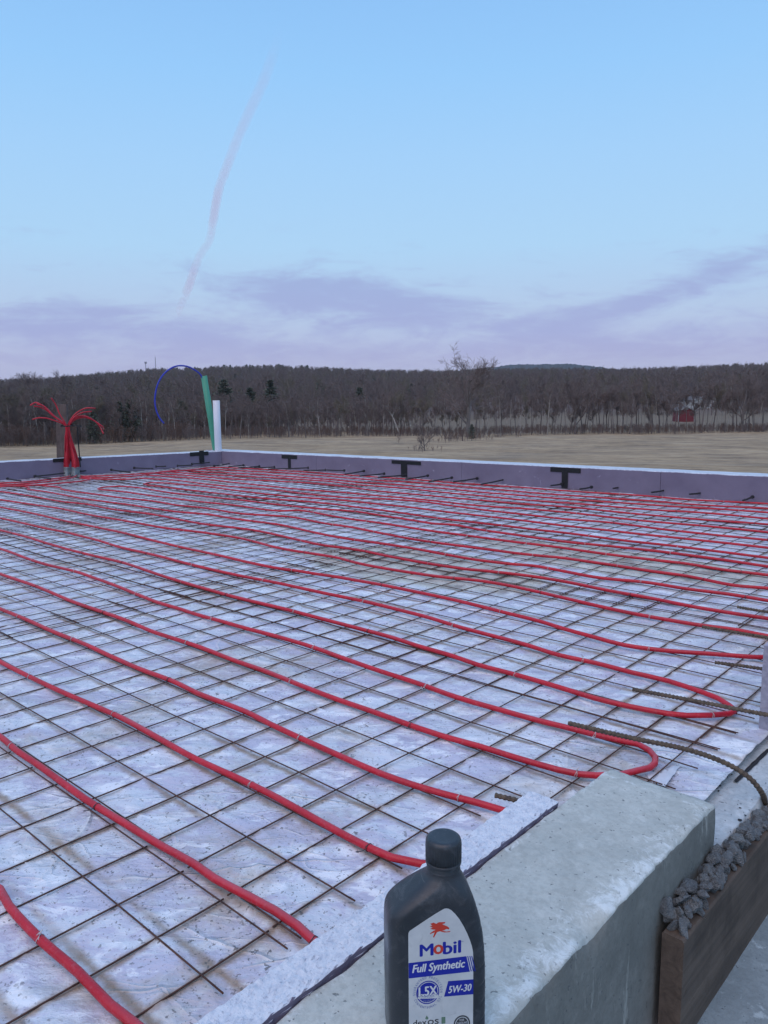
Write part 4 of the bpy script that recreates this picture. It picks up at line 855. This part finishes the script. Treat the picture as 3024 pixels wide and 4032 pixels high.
# ------------------------------------------------------------------ manifold bundle
md_ = 11.55*S
elb = thing('conduit_elbows', 'row of grey plastic bend supports where red pipes turn up', 'pipe bends', P(155, 1026, 0))
bundle = []
NB = 12
tie = PD(145.5, 919, md_-.05)
m4 = lambda x, y: (x*.19842, 768.06+y*.19842)
tipsL = [[(640, 745), (560, 640), (480, 555), (420, 520), (380, 512), (332, 540)], [(650, 745), (570, 650), (500, 590), (440, 560), (370, 552)], [(635, 745), (570, 700), (500, 680), (430, 676), (355, 695)], [(690, 740), (650, 640), (610, 540), (560, 465)],
         [(655, 750), (585, 655), (520, 585), (460, 540), (400, 530)], [(660, 745), (600, 665), (540, 610)]]
tipsR = [[(755, 735), (800, 655), (870, 600), (950, 570), (1040, 574)], [(760, 735), (820, 660), (900, 620), (1000, 608)], [(770, 735), (820, 675), (890, 655), (960, 670), (1050, 725), (1110, 770), (1130, 800)], [(770, 738), (830, 690), (900, 675), (970, 685), (1040, 720), (1090, 780), (1125, 848)],
         [(758, 735), (805, 670), (850, 640), (920, 612)], [(765, 740), (825, 680), (885, 664), (950, 672)]]
for i in range(NB):
    f = i/(NB-1); ub = 139+31*f; tips = (tipsL[i] if i < 6 else tipsR[i-6])
    dd = md_+rng.uniform(-.05, .05)
    base = P(ub, 1028+1.5*math.sin(i), 0); bd = math.hypot(base.x, base.y)
    mid = [PD(ub, 1003, bd), PD(140.5+23*f, 975, (bd+dd)/2), PD(141+9*f*1.4, 945, dd), PD(141.5+8.5*f, 921, dd)]
    top = [PD(*m4(*c), dd+(-.10+.2*rng.random())*(k/len(tips))) for k, c in enumerate(tips[1:])]
    sp = spline([base+Vector((0, 0, .03))]+mid+top, .03); V, F = tube(sp, .0066, 8); o = obj('heating_pipe', V, F, M_PIPE, smooth=True)
    tag(o, 'red pipe in the upright bundle, end curling to the left' if i < 6 else 'red pipe in the upright bundle, end curling to the right', 'pipe', 'red pipes in the upright bundle')
    # elbow sleeve
    fw2 = Vector((DR_.x, DR_.y, 0)); e0 = base+fw2*(.10+.012*i)-nR*.05+Vector((0, 0, .012))
    sp = spline([e0, base+fw2*.045-nR*.022+Vector((0, 0, .018)), base+fw2*.008+Vector((0, 0, .05)), PD(ub, 1009, bd)], .008); V, F = tube(sp, .0082, 8)
    for v_ in range(0): pass
    o = obj('sleeve', [Vector(v_)-elb.location for v_ in V], F, M_GREYP, elb, True)
# stake behind the wall
sb = PD(134, 990, md_+.42); st = PD(131.5, 873, md_+.42); hw_ = 10.8/1710*md_*1.03
dr = Vector((RH.x, RH.y, 0)); V = []
for p_, w_ in ((sb+Vector((0, 0, -.9)), hw_), (sb, hw_), (st, hw_)):
    for a, b in ((-1, 0), (1, 0), (1, 1), (-1, 1)): V.append(p_+dr*a*w_+FH*b*.038)
F = [(3, 2, 1, 0), (8, 9, 10, 11)]+[(i*4+k, i*4+(k+1) % 4, (i+1)*4+(k+1) % 4, (i+1)*4+k) for i in range(2) for k in range(4)]
tag(obj('timber_stake', V, F, M_STAKE), 'weathered brown plank standing behind the red pipe bundle', 'plank')
strap = thing('tie_strap', 'black strap cinching the red pipe bundle to the plank', 'strap', tie)
ring = [Vector((RH*math.cos(a)*.062+FH*math.sin(a)*.075+Vector((0, 0, .006*math.sin(a)))) ) for a in [k*6.2832/16 for k in range(17)]]
V, F = tube(ring, .006, 6, False); obj('loop', V, F, M_TAPE, strap, True)
V, F = boxvf(-.022, .022, -.010, .010, -.013, .013, M=Matrix.Translation(RH*.115+Vector((0, 0, -.008))) @ Matrix.Rotation(math.atan2(RH.y, RH.x), 4, 'Z')); obj('buckle', V, F, M_DARK, strap)
V, F = tube([RH*.062, RH*.10+Vector((0, 0, -.004)), RH*.097+Vector((0, 0, -.05)), RH*.098+FH*.01+Vector((0, 0, -.42))], .0065, 5); obj('tail', V, F, M_TAPE, strap)
# ------------------------------------------------------------------ near concrete block
def edge_n(y, s=0): return .0035*fbm(y*22, s, 4, 4)+.0025*fbm(y*70, s, 9, 3)
rows = []
y0_, ny = -.9*S, 150
yl = [y0_+(BY1-y0_)*(i/ny)**.75 for i in range(ny+1)]
XN = 44
chips = [(1.22*S, .035, .017), (1.06*S, .02, .009), (1.62*S, .02, .005), (.93*S, .05, .008), (1.77*S, .016, .006)]
for i, y in enumerate(yl):
    row = []; chip = sum(c*math.exp(-((y-a)/w)**2) for a, w, c in chips)
    xr = BX1-abs(edge_n(y))-chip*.35; xl = BX0+.004*fbm(y*15, 3, 3, 3)
    fe = sm(BY1-.02, BY1, y); zend = ZC-.004*fe
    row.append(Vector((BX0, y, -.5))); row.append(Vector((xl-.001, y, ZC-.03))); row.append(Vector((xl, y, zend-.004)))
    for k in range(XN+1):
        f = k/XN; x = xl+.002+(xr-.002-xl-.002)*f; z = zend+.0014*fbm(x*28, y*28, 2, 5)+.0022*fbm(x*5, y*5, 6, 3)-.0015
        er = xr-x; z -= .004*math.exp(-er/.010)+chip*.8*math.exp(-er/(.012+chip*.5)); 
        row.append(Vector((x, y, z)))
    row.append(Vector((xr, y, zend-.008-chip*.9))); row.append(Vector((BX1-.001, y, zend-.013-chip*1.1-.002*abs(fbm(y*40, 1, 1, 3))))); 
    for k in range(1, 12): row.append(Vector((BX1+.0012*fbm(y*8, k*.7, 5, 3), y, zend-.016-chip*1.15-(.5+zend-.016)*(k/11)**1.5)))
    rows.append(row)
# rounded far end
last = rows[-1]; cy = BY1
endr = []
for k, (dy, dzf) in enumerate(((.006, .004), (.009, .012))):
    endr.append([Vector((BX0+(p.x-BX0)*1.0+(-.006 if k and p.x > BX1-.006 else 0), cy+dy*(1 if i > 1 else .2), min(p.z, ZC-dzf+.002*fbm(p.x*40, k, 2, 2)) if p.z > -.4 else p.z)) for i, p in enumerate(last)])
rows += endr
V, F = sweepgrid(rows); nn_ = len(rows[0]); F.append(tuple((len(rows)-1)*nn_+k for k in range(nn_))); F = [f[::-1] for f in F]
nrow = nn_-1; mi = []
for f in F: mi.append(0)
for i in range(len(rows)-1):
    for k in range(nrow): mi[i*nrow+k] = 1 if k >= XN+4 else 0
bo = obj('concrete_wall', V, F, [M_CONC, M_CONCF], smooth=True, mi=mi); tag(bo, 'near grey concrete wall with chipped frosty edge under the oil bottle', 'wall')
# near foam strip
FX0, FX1, FY1, FZ = -.958*S, -.8785*S, 1.556*S, .1105*S
rows = []
yl = [-.7*S+(FY1+.7*S)*i/260 for i in range(261)]
for y in yl:
    row = []; e = .0020*fbm(y*60, 3, 1, 4)+.0018*fbm(y*14, 5, 5, 3)
    row.append(Vector((FX0+.002, y, -.06))); row.append(Vector((FX0+e, y, FZ-.006)))
    for k in range(17):
        f = k/16; x = FX0+.002+(FX1-FX0-.004)*f+e*(1-f); row.append(Vector((x, y, FZ-.002+.0022*fbm(x*170, y*110, 1, 3)+.0012*fbm(x*420, y*300, 8, 2))))
    e2 = .0022*fbm(y*30, 8, 2, 4)
    row.append(Vector((FX1+e2, y, FZ-.003))); row.append(Vector((FX1+e2*.6-.001, y, FZ-.010))); row.append(Vector((FX1-.001+.003*fbm(y*55, 4, 7, 3), y, ZC-.002))); row.append(Vector((FX1, y, -.06)))
    rows.append(row)
V, F = sweepgrid(rows); F = [f[::-1] for f in F]; nn_ = len(rows[0]); F.append(tuple((len(rows)-1)*nn_+k for k in range(nn_))[::-1])
tag(obj('foam_strip', V, F, M_FOAM, smooth=False), 'frosted foam strip with rough white top beside the near concrete wall', 'foam board')
# ledge beyond the block, apron below, plank
rows = []
xl_ = [-.80*S+(.20*S)*i/30 for i in range(31)]; yl_ = [1.80*S+(.80*S)*i/60 for i in range(61)]
V, F = sweepgrid([[Vector((x, y, ZL+.003*fbm(x*30, y*30, 3, 5)-(.004 if x < -.735*S else 0))) for x in [-.735*S+(.130*S)*i/30 for i in range(31)]]+[Vector((-.605*S, y, -.6))] for y in yl_]); F = [f[::-1] for f in F]
tag(obj('concrete_sill', V, F, M_LEDGE, smooth=True), 'low pitted concrete sill in the gap between wall and foam pier', 'sill')
V, F = sweepgrid([[Vector((x, y, -.3*S+.003*fbm(x*8, y*8, 2, 4)+.012*fbm(y*9, 2, 2, 3)*max(0, 1-(x+.545*S)/.05))) for x in [-.56*S+2.6*S*(i/30)**1.6 for i in range(31)]] for y in [-.6*S+9*S*(i/70)**1.3 for i in range(71)]]); F = [f for f in F]
ap = obj('concrete_apron', V, F, M_APRON, smooth=True); tag(ap, kind='structure')
PX0, PX1, PY0, PZT, PZB = -.592*S, -.546*S, 1.487*S, -.05*S, -.315*S
rows = []
for i in range(61):
    y = PY0+(5.5*S)*(i/60)**1.4; e = .0008*fbm(y*20, 1, 1, 3); rows.append([Vector((PX0, y, PZB)), Vector((PX0, y, PZT-.002)), Vector((PX0+.002, y, PZT+e)), Vector((PX1-.003+e, y, PZT+e)), Vector((PX1, y, PZT-.004)), Vector((PX1+e, y, (PZT+PZB)/2)), Vector((PX1, y, PZB))])
V, F = sweepgrid(rows, True); F = [f[::-1] for f in F]; F.append(tuple(range(7))); 
pk = obj('form_plank', V, F, M_PLANK); tag(pk, 'brown form plank on edge along the outside of the near wall', 'plank')
# stones
def rock(seed, n=15):
    r2 = random.Random(seed); bm = bmesh.new(); ax = (1, r2.uniform(.6, .9), r2.uniform(.45, .75))
    for i in range(n):
        a = Vector((r2.gauss(0, 1), r2.gauss(0, 1), r2.gauss(0, 1))).normalized()*r2.uniform(.78, 1.05); bm.verts.new((a.x*ax[0], a.y*ax[1], a.z*ax[2]))
    bmesh.ops.convex_hull(bm, input=bm.verts[:]); lone = [v for v in bm.verts if not v.link_faces]; bmesh.ops.delete(bm, geom=lone, context='VERTS')
    bmesh.ops.bevel(bm, geom=bm.edges[:], offset=.05, segments=1, affect='EDGES')
    me = bpy.data.meshes.new('stone'); bm.to_mesh(me); bm.free(); return me
ROCKS = [rock(s_) for s_ in range(12)]
for me in ROCKS: me.materials.append(M_STONE); me.update()
TARS = [rock(s_) for s_ in range(20, 24)]
for me in TARS: me.materials.append(M_TAR); me.update()
def stone(me, p, s_, name, lab, group, squash=1): 
    o = bpy.data.objects.new(name, me); COL.objects.link(o); o.location = p; o.scale = (s_, s_, s_*squash); o.rotation_euler = (rng.gauss(0, .9), rng.gauss(0, .9), rng.uniform(0, 6.3)) if squash == 1 else (0, 0, rng.uniform(0, 6.3)); tag(o, lab, 'stone', group); return o
for i in range(165):
    f = rng.random()**.9; y = PY0+.006+(2.10*S-PY0)*f; onp = y < 1.86*S
    x = rng.uniform(PX0-.004, PX1-.007) ; lay = rng.random(); s_ = rng.uniform(.0095, .0205)*(1 if f < .75 else .8)
    z = PZT+s_*.5+(.017 if lay > .5 and f < .75 else 0)
    stone(rng.choice(ROCKS), (x, y, z), s_, 'stone', 'grey crushed stone piled on the plank against the near wall', 'crushed stones along the near wall')
dk = [(1285, 985, 9), (1330, 975, 16), (1350, 960, 16), (1345, 995, 14), (1380, 880, 14), (1400, 905, 12), (1430, 890, 9), (1470, 1057, 6), (1465, 1080, 7), (1482, 1102, 12), (1505, 1130, 6), (1515, 1150, 12), (1385, 1118, 7), (1480, 1180, 20), (1470, 1238, 22), (1420, 1256, 9), (1645, 945, 9), (1400, 690, 12), (1300, 1000, 8)]
for (x, y, w) in dk: stone(rng.choice(TARS), P(1097+x*.33865, 1371.5+y*.33865, ZL+.002), w*.33865/1710*2.2*S*.8, 'black_crumb', 'black crumb lying on the low concrete sill by the block', 'black crumbs on the low concrete sill', .55)
stone(ROCKS[3], P(874, 1827, -.006), .009, 'pebble', 'lone small brown pebble on the plastic left of the bottle cap', None, .7)
# black strip drawn for the dark crack line, and white flap at the sill
V, F = [], []
for i in range(13):
    f = i/12; c_ = P(1588+72*f, 1690-70*f, ZL+.001); w_ = .004+.004*abs(fbm(f*9, 1, 1, 2)); V += [c_+Vector((-w_, 0, .001)), c_+Vector((0, 0, .004)), c_+Vector((w_, 0, .001))]
F = [(i*3+k, i*3+k+1, (i+1)*3+k+1, (i+1)*3+k) for i in range(12) for k in range(2)]
tag(obj('crack_strip', V, F, M_TAR), 'thin black strip drawn for a dark sealant crossing the low concrete sill', 'crack')
fl_ = [(1393, 1668), (1455, 1657), (1472, 1662), (1433, 1706), (1410, 1690)]
V, F = [], []
n_ = 12
c00, c10, c11, c01 = P(1393, 1668, -.005), P(1470, 1655, -.004), P(1436, 1708, -.004), P(1405, 1690, -.005)
for i in range(n_+1):
    for k in range(n_+1):
        a = c00.lerp(c10, k/n_).lerp(c01.lerp(c11, k/n_), i/n_); a.z += .007*abs(fbm(i*.35, k*.35, 3, 3))+.008*(i/n_)*(k/n_); V.append(a)
F = [(i*(n_+1)+k, i*(n_+1)+k+1, (i+1)*(n_+1)+k+1, (i+1)*(n_+1)+k) for i in range(n_) for k in range(n_)]
tag(obj('membrane_flap', V, F, M_FLAP, smooth=True), 'loose white membrane flap sticking up beyond the concrete block', 'membrane')
# pier at the right edge
zp = HC+(lambda d_, y_: d_.z*y_/d_.y)(ray(1640, 1392), 2.551*S)
V, F = [], []
rows = []
PBX = -.737*S
def slabpier(x0, x1, y0, y1, z0, z1, nm, m_, par):
    n1, n2 = 10, 26; V, F = [], []
    rows = []
    for i in range(n2+1):
        z = z0+(z1-z0)*i/n2; ring = []
        for a, b in ((x0, y0), (x1, y0), (x1, y1), (x0, y1)): ring.append(Vector((a+.0015*fbm(z*40, a*20, b*20, 3), b+.0015*fbm(z*50, a*9, b*31, 3), z)))
        rows.append(ring)
    V, F = sweepgrid(rows, True); F.append((0, 1, 2, 3)[::-1]); o = len(V)-4; F.append((o, o+1, o+2, o+3)); F = [f if True else f for f in F]
    return obj(nm, V, F, m_, par)
pr_t = thing('foam_pier', 'lavender foam edged wall end standing at the right edge', 'wall', (0, 0, 0))
slabpier(PBX, PBX+.095*S, 2.552*S, 9.0*S, -.1, zp, 'foam_board', M_PIER, pr_t)
slabpier(PBX+.097*S, PBX+.39*S, 2.560*S, 9.0*S, -.5, zp-.004, 'concrete', M_WALLTOP, pr_t)
V, F = sweepgrid([[Vector((x, y, ZL+.006+.002*fbm(x*60, y*40, 1, 3))) for x in [-.80*S+.060*S*i/8 for i in range(9)]] for y in [1.99*S+.56*S*i/40 for i in range(41)]])
# ------------------------------------------------------------------ rebar dowels
def rebar(pts, label, r=.0046):
    sp = spline(pts, .0022); n_ = len(sp)
    V, F = tube(sp, [r*(1.17 if (i % 4) < 2 else .93) for i in range(n_)], 9, True, rfun=lambda i, th: 1.0+.05*math.cos(2*th))
    tag(obj('rebar_dowel', V, F, M_REBAR), label, 'rebar', 'rebar dowels near the door opening')
zz = .070*S
rebar([P(1652, 1735, ZL-.02), P(1650, 1722, ZL+.004), P(1640, 1704, .006), P(1622, 1683, .024), P(1590, 1660, .040), P(1540, 1637, .050), P(1480, 1618, zz), P(1360, 1593, zz), P(1228, 1562, zz)], 'rusty rebar curving up out of the concrete sill and over the mesh', .0050)
rebar([P(1367, 1489, .045), P(1500, 1514, .045), P(1640, 1541, .045), P(1690, 1550, .045)], 'rusty rebar lying across the wide red pipe bend by the foam pier', .0050)
rebar([P(1544, 1431, .045), P(1600, 1438, .045), P(1680, 1450, .045)], 'short rusty rebar poking from the foam pier, second from the sill')
rebar([P(1517, 1354, .045), P(1590, 1366, .045), P(1700, 1384, .045)], 'rusty rebar lying along a red pipe above the foam pier top')
rebar([P(1593, 1311, .045), P(1640, 1319, .045), P(1720, 1331, .045)], 'rebar at the right edge farthest from the foam pier')
rebar([P(1070, 1718, .030), P(1120, 1730, .030), P(1185, 1748, .030)], 'short black rebar stub poking out of the foam strip')
# ------------------------------------------------------------------ oil bottle
BD = .867; cap_w = P(0, 0) if False else None
d_ = ray(958, 1806); capc = CAM+d_*(BD/d_.dot(FW)); BH = .235
bz = ZC+.001; topz = capc.z
BS = (topz-bz)/BH
print('bottle scale', BS)
bot = thing('oil_bottle', 'dark grey motor oil bottle with white label in the foreground', 'bottle', (0, 0, 0))
yawb = math.atan2(RH.y, RH.x)+R(8)
# local frame: x right, y away, z up; origin under the cap centre
bot.location = (capc.x, capc.y, bz); bot.rotation_euler = (0, 0, yawb)
XO = -.0104                                              # body centre relative to the cap
HW, HD = .0545, .028
LFT = [(0, -.050), (.004, -.0535), (.012, -.0545), (.10, -.0547), (.135, -.0546), (.150, -.0542), (.1565, -.0530), (.1610, -.0505), (.1650, -.0462), (.1710, -.0395), (.1805, -.0262), (.1865, -.0175), (.1905, -.0115), (.1945, -.0088), (.200, -.0078)]
RGT = [(0, .050), (.004, .0535), (.012, .0545), (.070, .0545), (.093, .0540), (.112, .0528), (.128, .0510), (.144, .0480), (.160, .0438), (.174, .0392), (.182, .0356), (.188, .0325), (.192, .0304), (.1955, .0290), (.200, .0286)]
DEP = [(0, .025), (.004, .027), (.012, .028), (.168, .028), (.176, .0268), (.184, .0242), (.190, .0214), (.1945, .0192), (.200, .0182)]
RAD = [(0, .012), (.012, .014), (.165, .014), (.178, .016), (.190, .0185), (.200, .0182)]
rows = []; zz_ = list(np.concatenate([np.linspace(0, .012, 6)[:-1], np.linspace(.012, .150, 120)[:-1], np.linspace(.150, .200, 46)]))
def smi(z, tab):                                         # smoothed table
    xs_, ys_ = [a for a, b in tab], [b for a, b in tab]; return sum(interp(z+d_, xs_, ys_) for d_ in (-.003, -.0015, 0, .0015, .003))/5
for z in zz_:
    xl, xr, dp, rc = smi(z, LFT), smi(z, RGT), smi(z, DEP), smi(z, RAD); hw_ = (xr-xl)/2; cx_ = (xl+xr)/2; rc = min(rc, hw_, dp); row = []
    for qd, (sx, sy) in enumerate(((1, -1), (1, 1), (-1, 1), (-1, -1))):
        for k in range(12):
            a = (-math.pi/2+qd*math.pi/2)+math.pi/2*k/11; x = sx*(hw_-rc)+rc*math.cos(a); y = sy*(dp-rc)+rc*math.sin(a)
            if sx > 0 and x > hw_-rc+.001 and .012 < z < .176:
                ph = (z/.0215+abs(y)*9) % 1.0; g_ = .0011*math.exp(-((ph-.5)/.08)**2)*sm(0, .008, x-hw_+rc); x -= g_
            row.append(Vector((XO+cx_+x, y, z)))
    rows.append(row)
V, F = sweepgrid(rows, True); F.append(tuple(range(48))[::-1]); F.append(tuple((len(rows)-1)*48+k for k in range(48)))
body = obj('body', V, F, M_BLK, bot, True)
for p_ in list(body.data.polygons)[-2:]: p_.use_smooth = False
def lathe(profile, n, name, m_, par, rib=None, cx=0, smooth=True):
    V, F = [], []
    for i, (r_, z) in enumerate(profile):
        for k in range(n):
            a = 2*math.pi*k/n; q_ = r_*(rib(i, k) if rib else 1); V.append(Vector((cx+q_*math.cos(a), q_*math.sin(a), z)))
    for i in range(len(profile)-1):
        for k in range(n): F.append((i*n+k, i*n+(k+1) % n, (i+1)*n+(k+1) % n, (i+1)*n+k))
    F.append(tuple((len(profile)-1)*n+k for k in range(n)))
    return obj(name, V, F, m_, par, smooth)
lathe([(.0186, .1950), (.0184, .2000), (.0172, .2015), (.0172, .206)], 48, 'neck', M_BLK, bot)
lathe([(.0196, .2052), (.0198, .2060), (.0198, .2085), (.0190, .2090)], 64, 'tamper_ring', M_BLK, bot)
lathe([(.0188, .2092), (.0199, .2098), (.0199, .2270), (.0197, .2300), (.0188, .2330), (.0170, .2345), (.0150, .2350), (.0120, .2346), (.004, .2346)], 120, 'cap', M_BLK, bot, rib=lambda i, k: (1.0-.030*(k % 3 == 0)) if 1 <= i <= 2 else 1)
# label on the front face
LY = -HD-.0004
def lab(px_, py_):                                       # photo crop to label plane
    py2 = py_+(px_-790)*.075; return ((px_-777)*.118e-3+XO, .235-(py2-372)/7.77e3)
def flat(name, poly, m_, lay_, par):
    V = [Vector((x, LY-.00012*lay_, z)) for x, z in poly]; n2 = len(V)
    return obj(name, V, [tuple(range(n2))], m_, par)
ol = [(487, 2330), (487, 1600), (487, 1120), (489, 1098), (500, 1080), (560, 1042), (650, 985), (740, 930), (800, 897), (820, 887), (838, 884), (858, 887), (885, 902), (920, 935), (960, 985), (1000, 1050), (1035, 1120), (1060, 1180), (1080, 1240), (1090, 1290), (1093, 1340), (1095, 1600), (1095, 2330)]
lb = flat('label', [lab(*c) for c in ol], M_LABEL, 0, bot)
def rect(x0, x1, y0, y1, name, m_, lay_, sk=0): 
    return flat(name, [lab(x0, y1+(x0-790)*-.075*0), lab(x1, y1), lab(x1+sk, y0), lab(x0+sk, y0)], m_, lay_, lb)
def tpoly(pts, name, m_, lay_): return flat(name, [lab(*c) for c in pts], m_, lay_, lb)
def text(s_, cx_, cy_, h_px, w_px, m_, lay_, shear=0, bold=.0, name='lettering', rot=0):
    cu = bpy.data.curves.new(name, 'FONT'); cu.body = s_; cu.size = 1; cu.shear = shear; cu.align_x = 'CENTER'; cu.resolution_u = 3
    to = bpy.data.objects.new(name, cu); COL.objects.link(to); bpy.context.view_layer.update()
    me = bpy.data.meshes.new_from_object(to); COL.objects.unlink(to); bpy.data.objects.remove(to); me.name = name
    co = np.array([v.co[:] for v in me.vertices]); mn_, mx_ = co.min(0), co.max(0)
    c_ = lab(cx_, cy_); sx = w_px*.118e-3/(mx_[0]-mn_[0]); sz = h_px/7.77e3/(mx_[1]-mn_[1])
    for v in me.vertices:
        x, z = (v.co.x-(mn_[0]+mx_[0])/2)*sx, (v.co.y-(mn_[1]+mx_[1])/2)*sz
        if rot: x, z = x*math.cos(rot)-z*math.sin(rot), x*math.sin(rot)+z*math.cos(rot)
        v.co = (c_[0]+x, LY-.00012*lay_, c_[1]+z)
    if bold:
        e_ = bold*h_px/7.77e3; vv = []; ff = []; fs = [tuple(f.vertices) for f in me.polygons]; n0 = len(me.vertices)
        for ii, (ox, oz) in enumerate(((-e_, 0), (0, 0), (e_, 0), (0, e_*.6), (0, -e_*.6))):
            vv += [(v.co.x+ox, v.co.y-.000008*ii, v.co.z+oz) for v in me.vertices]; ff += [tuple(i+ii*n0 for i in f) for f in fs]
        me = bpy.data.meshes.new(name); me.from_pydata(vv, [], ff)
    me.materials.clear(); me.materials.append(m_); o = bpy.data.objects.new(name, me); COL.objects.link(o); o.parent = lb; return o
text('M', 655, 1260, 105, 118, M_BLUE, 1, 0, .05)
text('o', 765, 1258, 84, 84, M_RED, 1, 0, .06)
text('bil', 892, 1243, 112, 160, M_BLUE, 1, 0, .05)
text('TM', 985, 1192, 10, 26, M_BLUE, 1)
peg = [(690, 1020), (720, 1010), (745, 1022), (770, 1008), (830, 1008), (822, 1022), (800, 1026), (818, 1036), (848, 1048), (868, 1064), (862, 1076), (842, 1072), (820, 1082), (800, 1086), (838, 1096), (880, 1092), (868, 1102), (824, 1104), (780, 1092), (752, 1098), (742, 1118), (722, 1150), (716, 1140), (730, 1100), (700, 1110), (690, 1118), (688, 1108), (716, 1088), (740, 1076), (712, 1074), (688, 1066), (712, 1056), (684, 1044), (708, 1038)]
tpoly(peg, 'emblem', M_RED, 1)
tpoly([(488, 1375), (488, 1518), (1062, 1476), (1028, 1330)], 'band', M_BLUE, 1)
for x in (1036, 1056, 1074): tpoly([(x, 1330), (x+34, 1474), (x+43, 1473), (x+9, 1329)], 'band_stripe', M_BLUE, 1)
text('Full Synthetic', 768, 1424, 96, 490, M_WHT, 2, .22, .03)
tpoly([(857, 1557), (818, 1702), (1095, 1690), (1095, 1549)], 'grade_panel', M_BLUE, 1)
text('5W-30', 968, 1629, 66, 218, M_WHT, 2, .22, .03)
def ringpoly(cx_, cy_, r0, r1, m_, lay_, name, a0=0, a1=6.2832):
    c_ = lab(cx_, cy_); V, F = [], []; n2 = 48
    for k in range(n2+1):
        a = a0+(a1-a0)*k/n2
        for r_ in (r0, r1): V.append(Vector((c_[0]+math.cos(a)*r_*.116e-3, LY-.00012*lay_, c_[1]+math.sin(a)*r_*.128e-3)))
    F = [(2*k, 2*k+1, 2*k+3, 2*k+2) for k in range(n2)]; return obj(name, V, F, m_, lb)
ringpoly(665, 1655, 100, 110, M_BLUE, 1, 'seal_ring')
ringpoly(665, 1655, 0, 93, M_BLUE, 1, 'seal_disc')
tpoly([(570, 1668), (570, 1712), (762, 1712), (762, 1668)], 'seal_band', M_LABEL, 2)
text('1.5X', 666, 1640, 90, 176, M_BLUE, 2, .0, .10)
text('1.5X', 666, 1640, 84, 168, M_WHT, 3, .0, .04)
text('LONGER', 664, 1692, 24, 128, M_LBL2, 3)
text('THAN', 664, 1732, 26, 86, M_LBL2, 3)
def arc(s_, cx_, cy_, rad_, a0, a1, flip, h=21):
    n2 = len(s_)
    for i, ch in enumerate(s_):
        if ch == ' ': continue
        a = a0+(a1-a0)*i/(n2-1); ro = (a-math.pi/2) if not flip else (a+math.pi/2)
        x = cx_+math.cos(a)*rad_; y = cy_-math.sin(a)*rad_*1.1-(x-790)*.075+(cx_-790)*.075; text(ch, x, y, h, 6 if ch == 'I' else 15, M_LBL2, 1, 0, .04, rot=ro)
arc('GUARANTEED PROTECTION', 665, 1655, 128, math.pi*1.02, math.pi*-.02, False)
arc('CONVENTIONAL OIL', 665, 1655, 128, math.pi*1.14, math.pi*1.88, True)
text('dex', 590, 1938, 60, 128, M_INK, 1, 0, .02); text('os', 715, 1936, 46, 104, M_INK, 1, 0, .02); text('1', 812, 1925, 62, 34, M_GRNP, 1, 0, .02)
tpoly([(655, 1872), (640, 1898), (648, 1910), (664, 1910), (671, 1898)], 'drop', M_GRNP, 1)
ringpoly(988, 1965, 66, 80, M_INK, 1, 'seal_edge'); ringpoly(988, 1965, 0, 58, M_INK, 1, 'seal_disc')
text('FOR', 988, 1930, 20, 44, M_WHT, 2); text('GASOLINE', 988, 1958, 22, 96, M_WHT, 2)
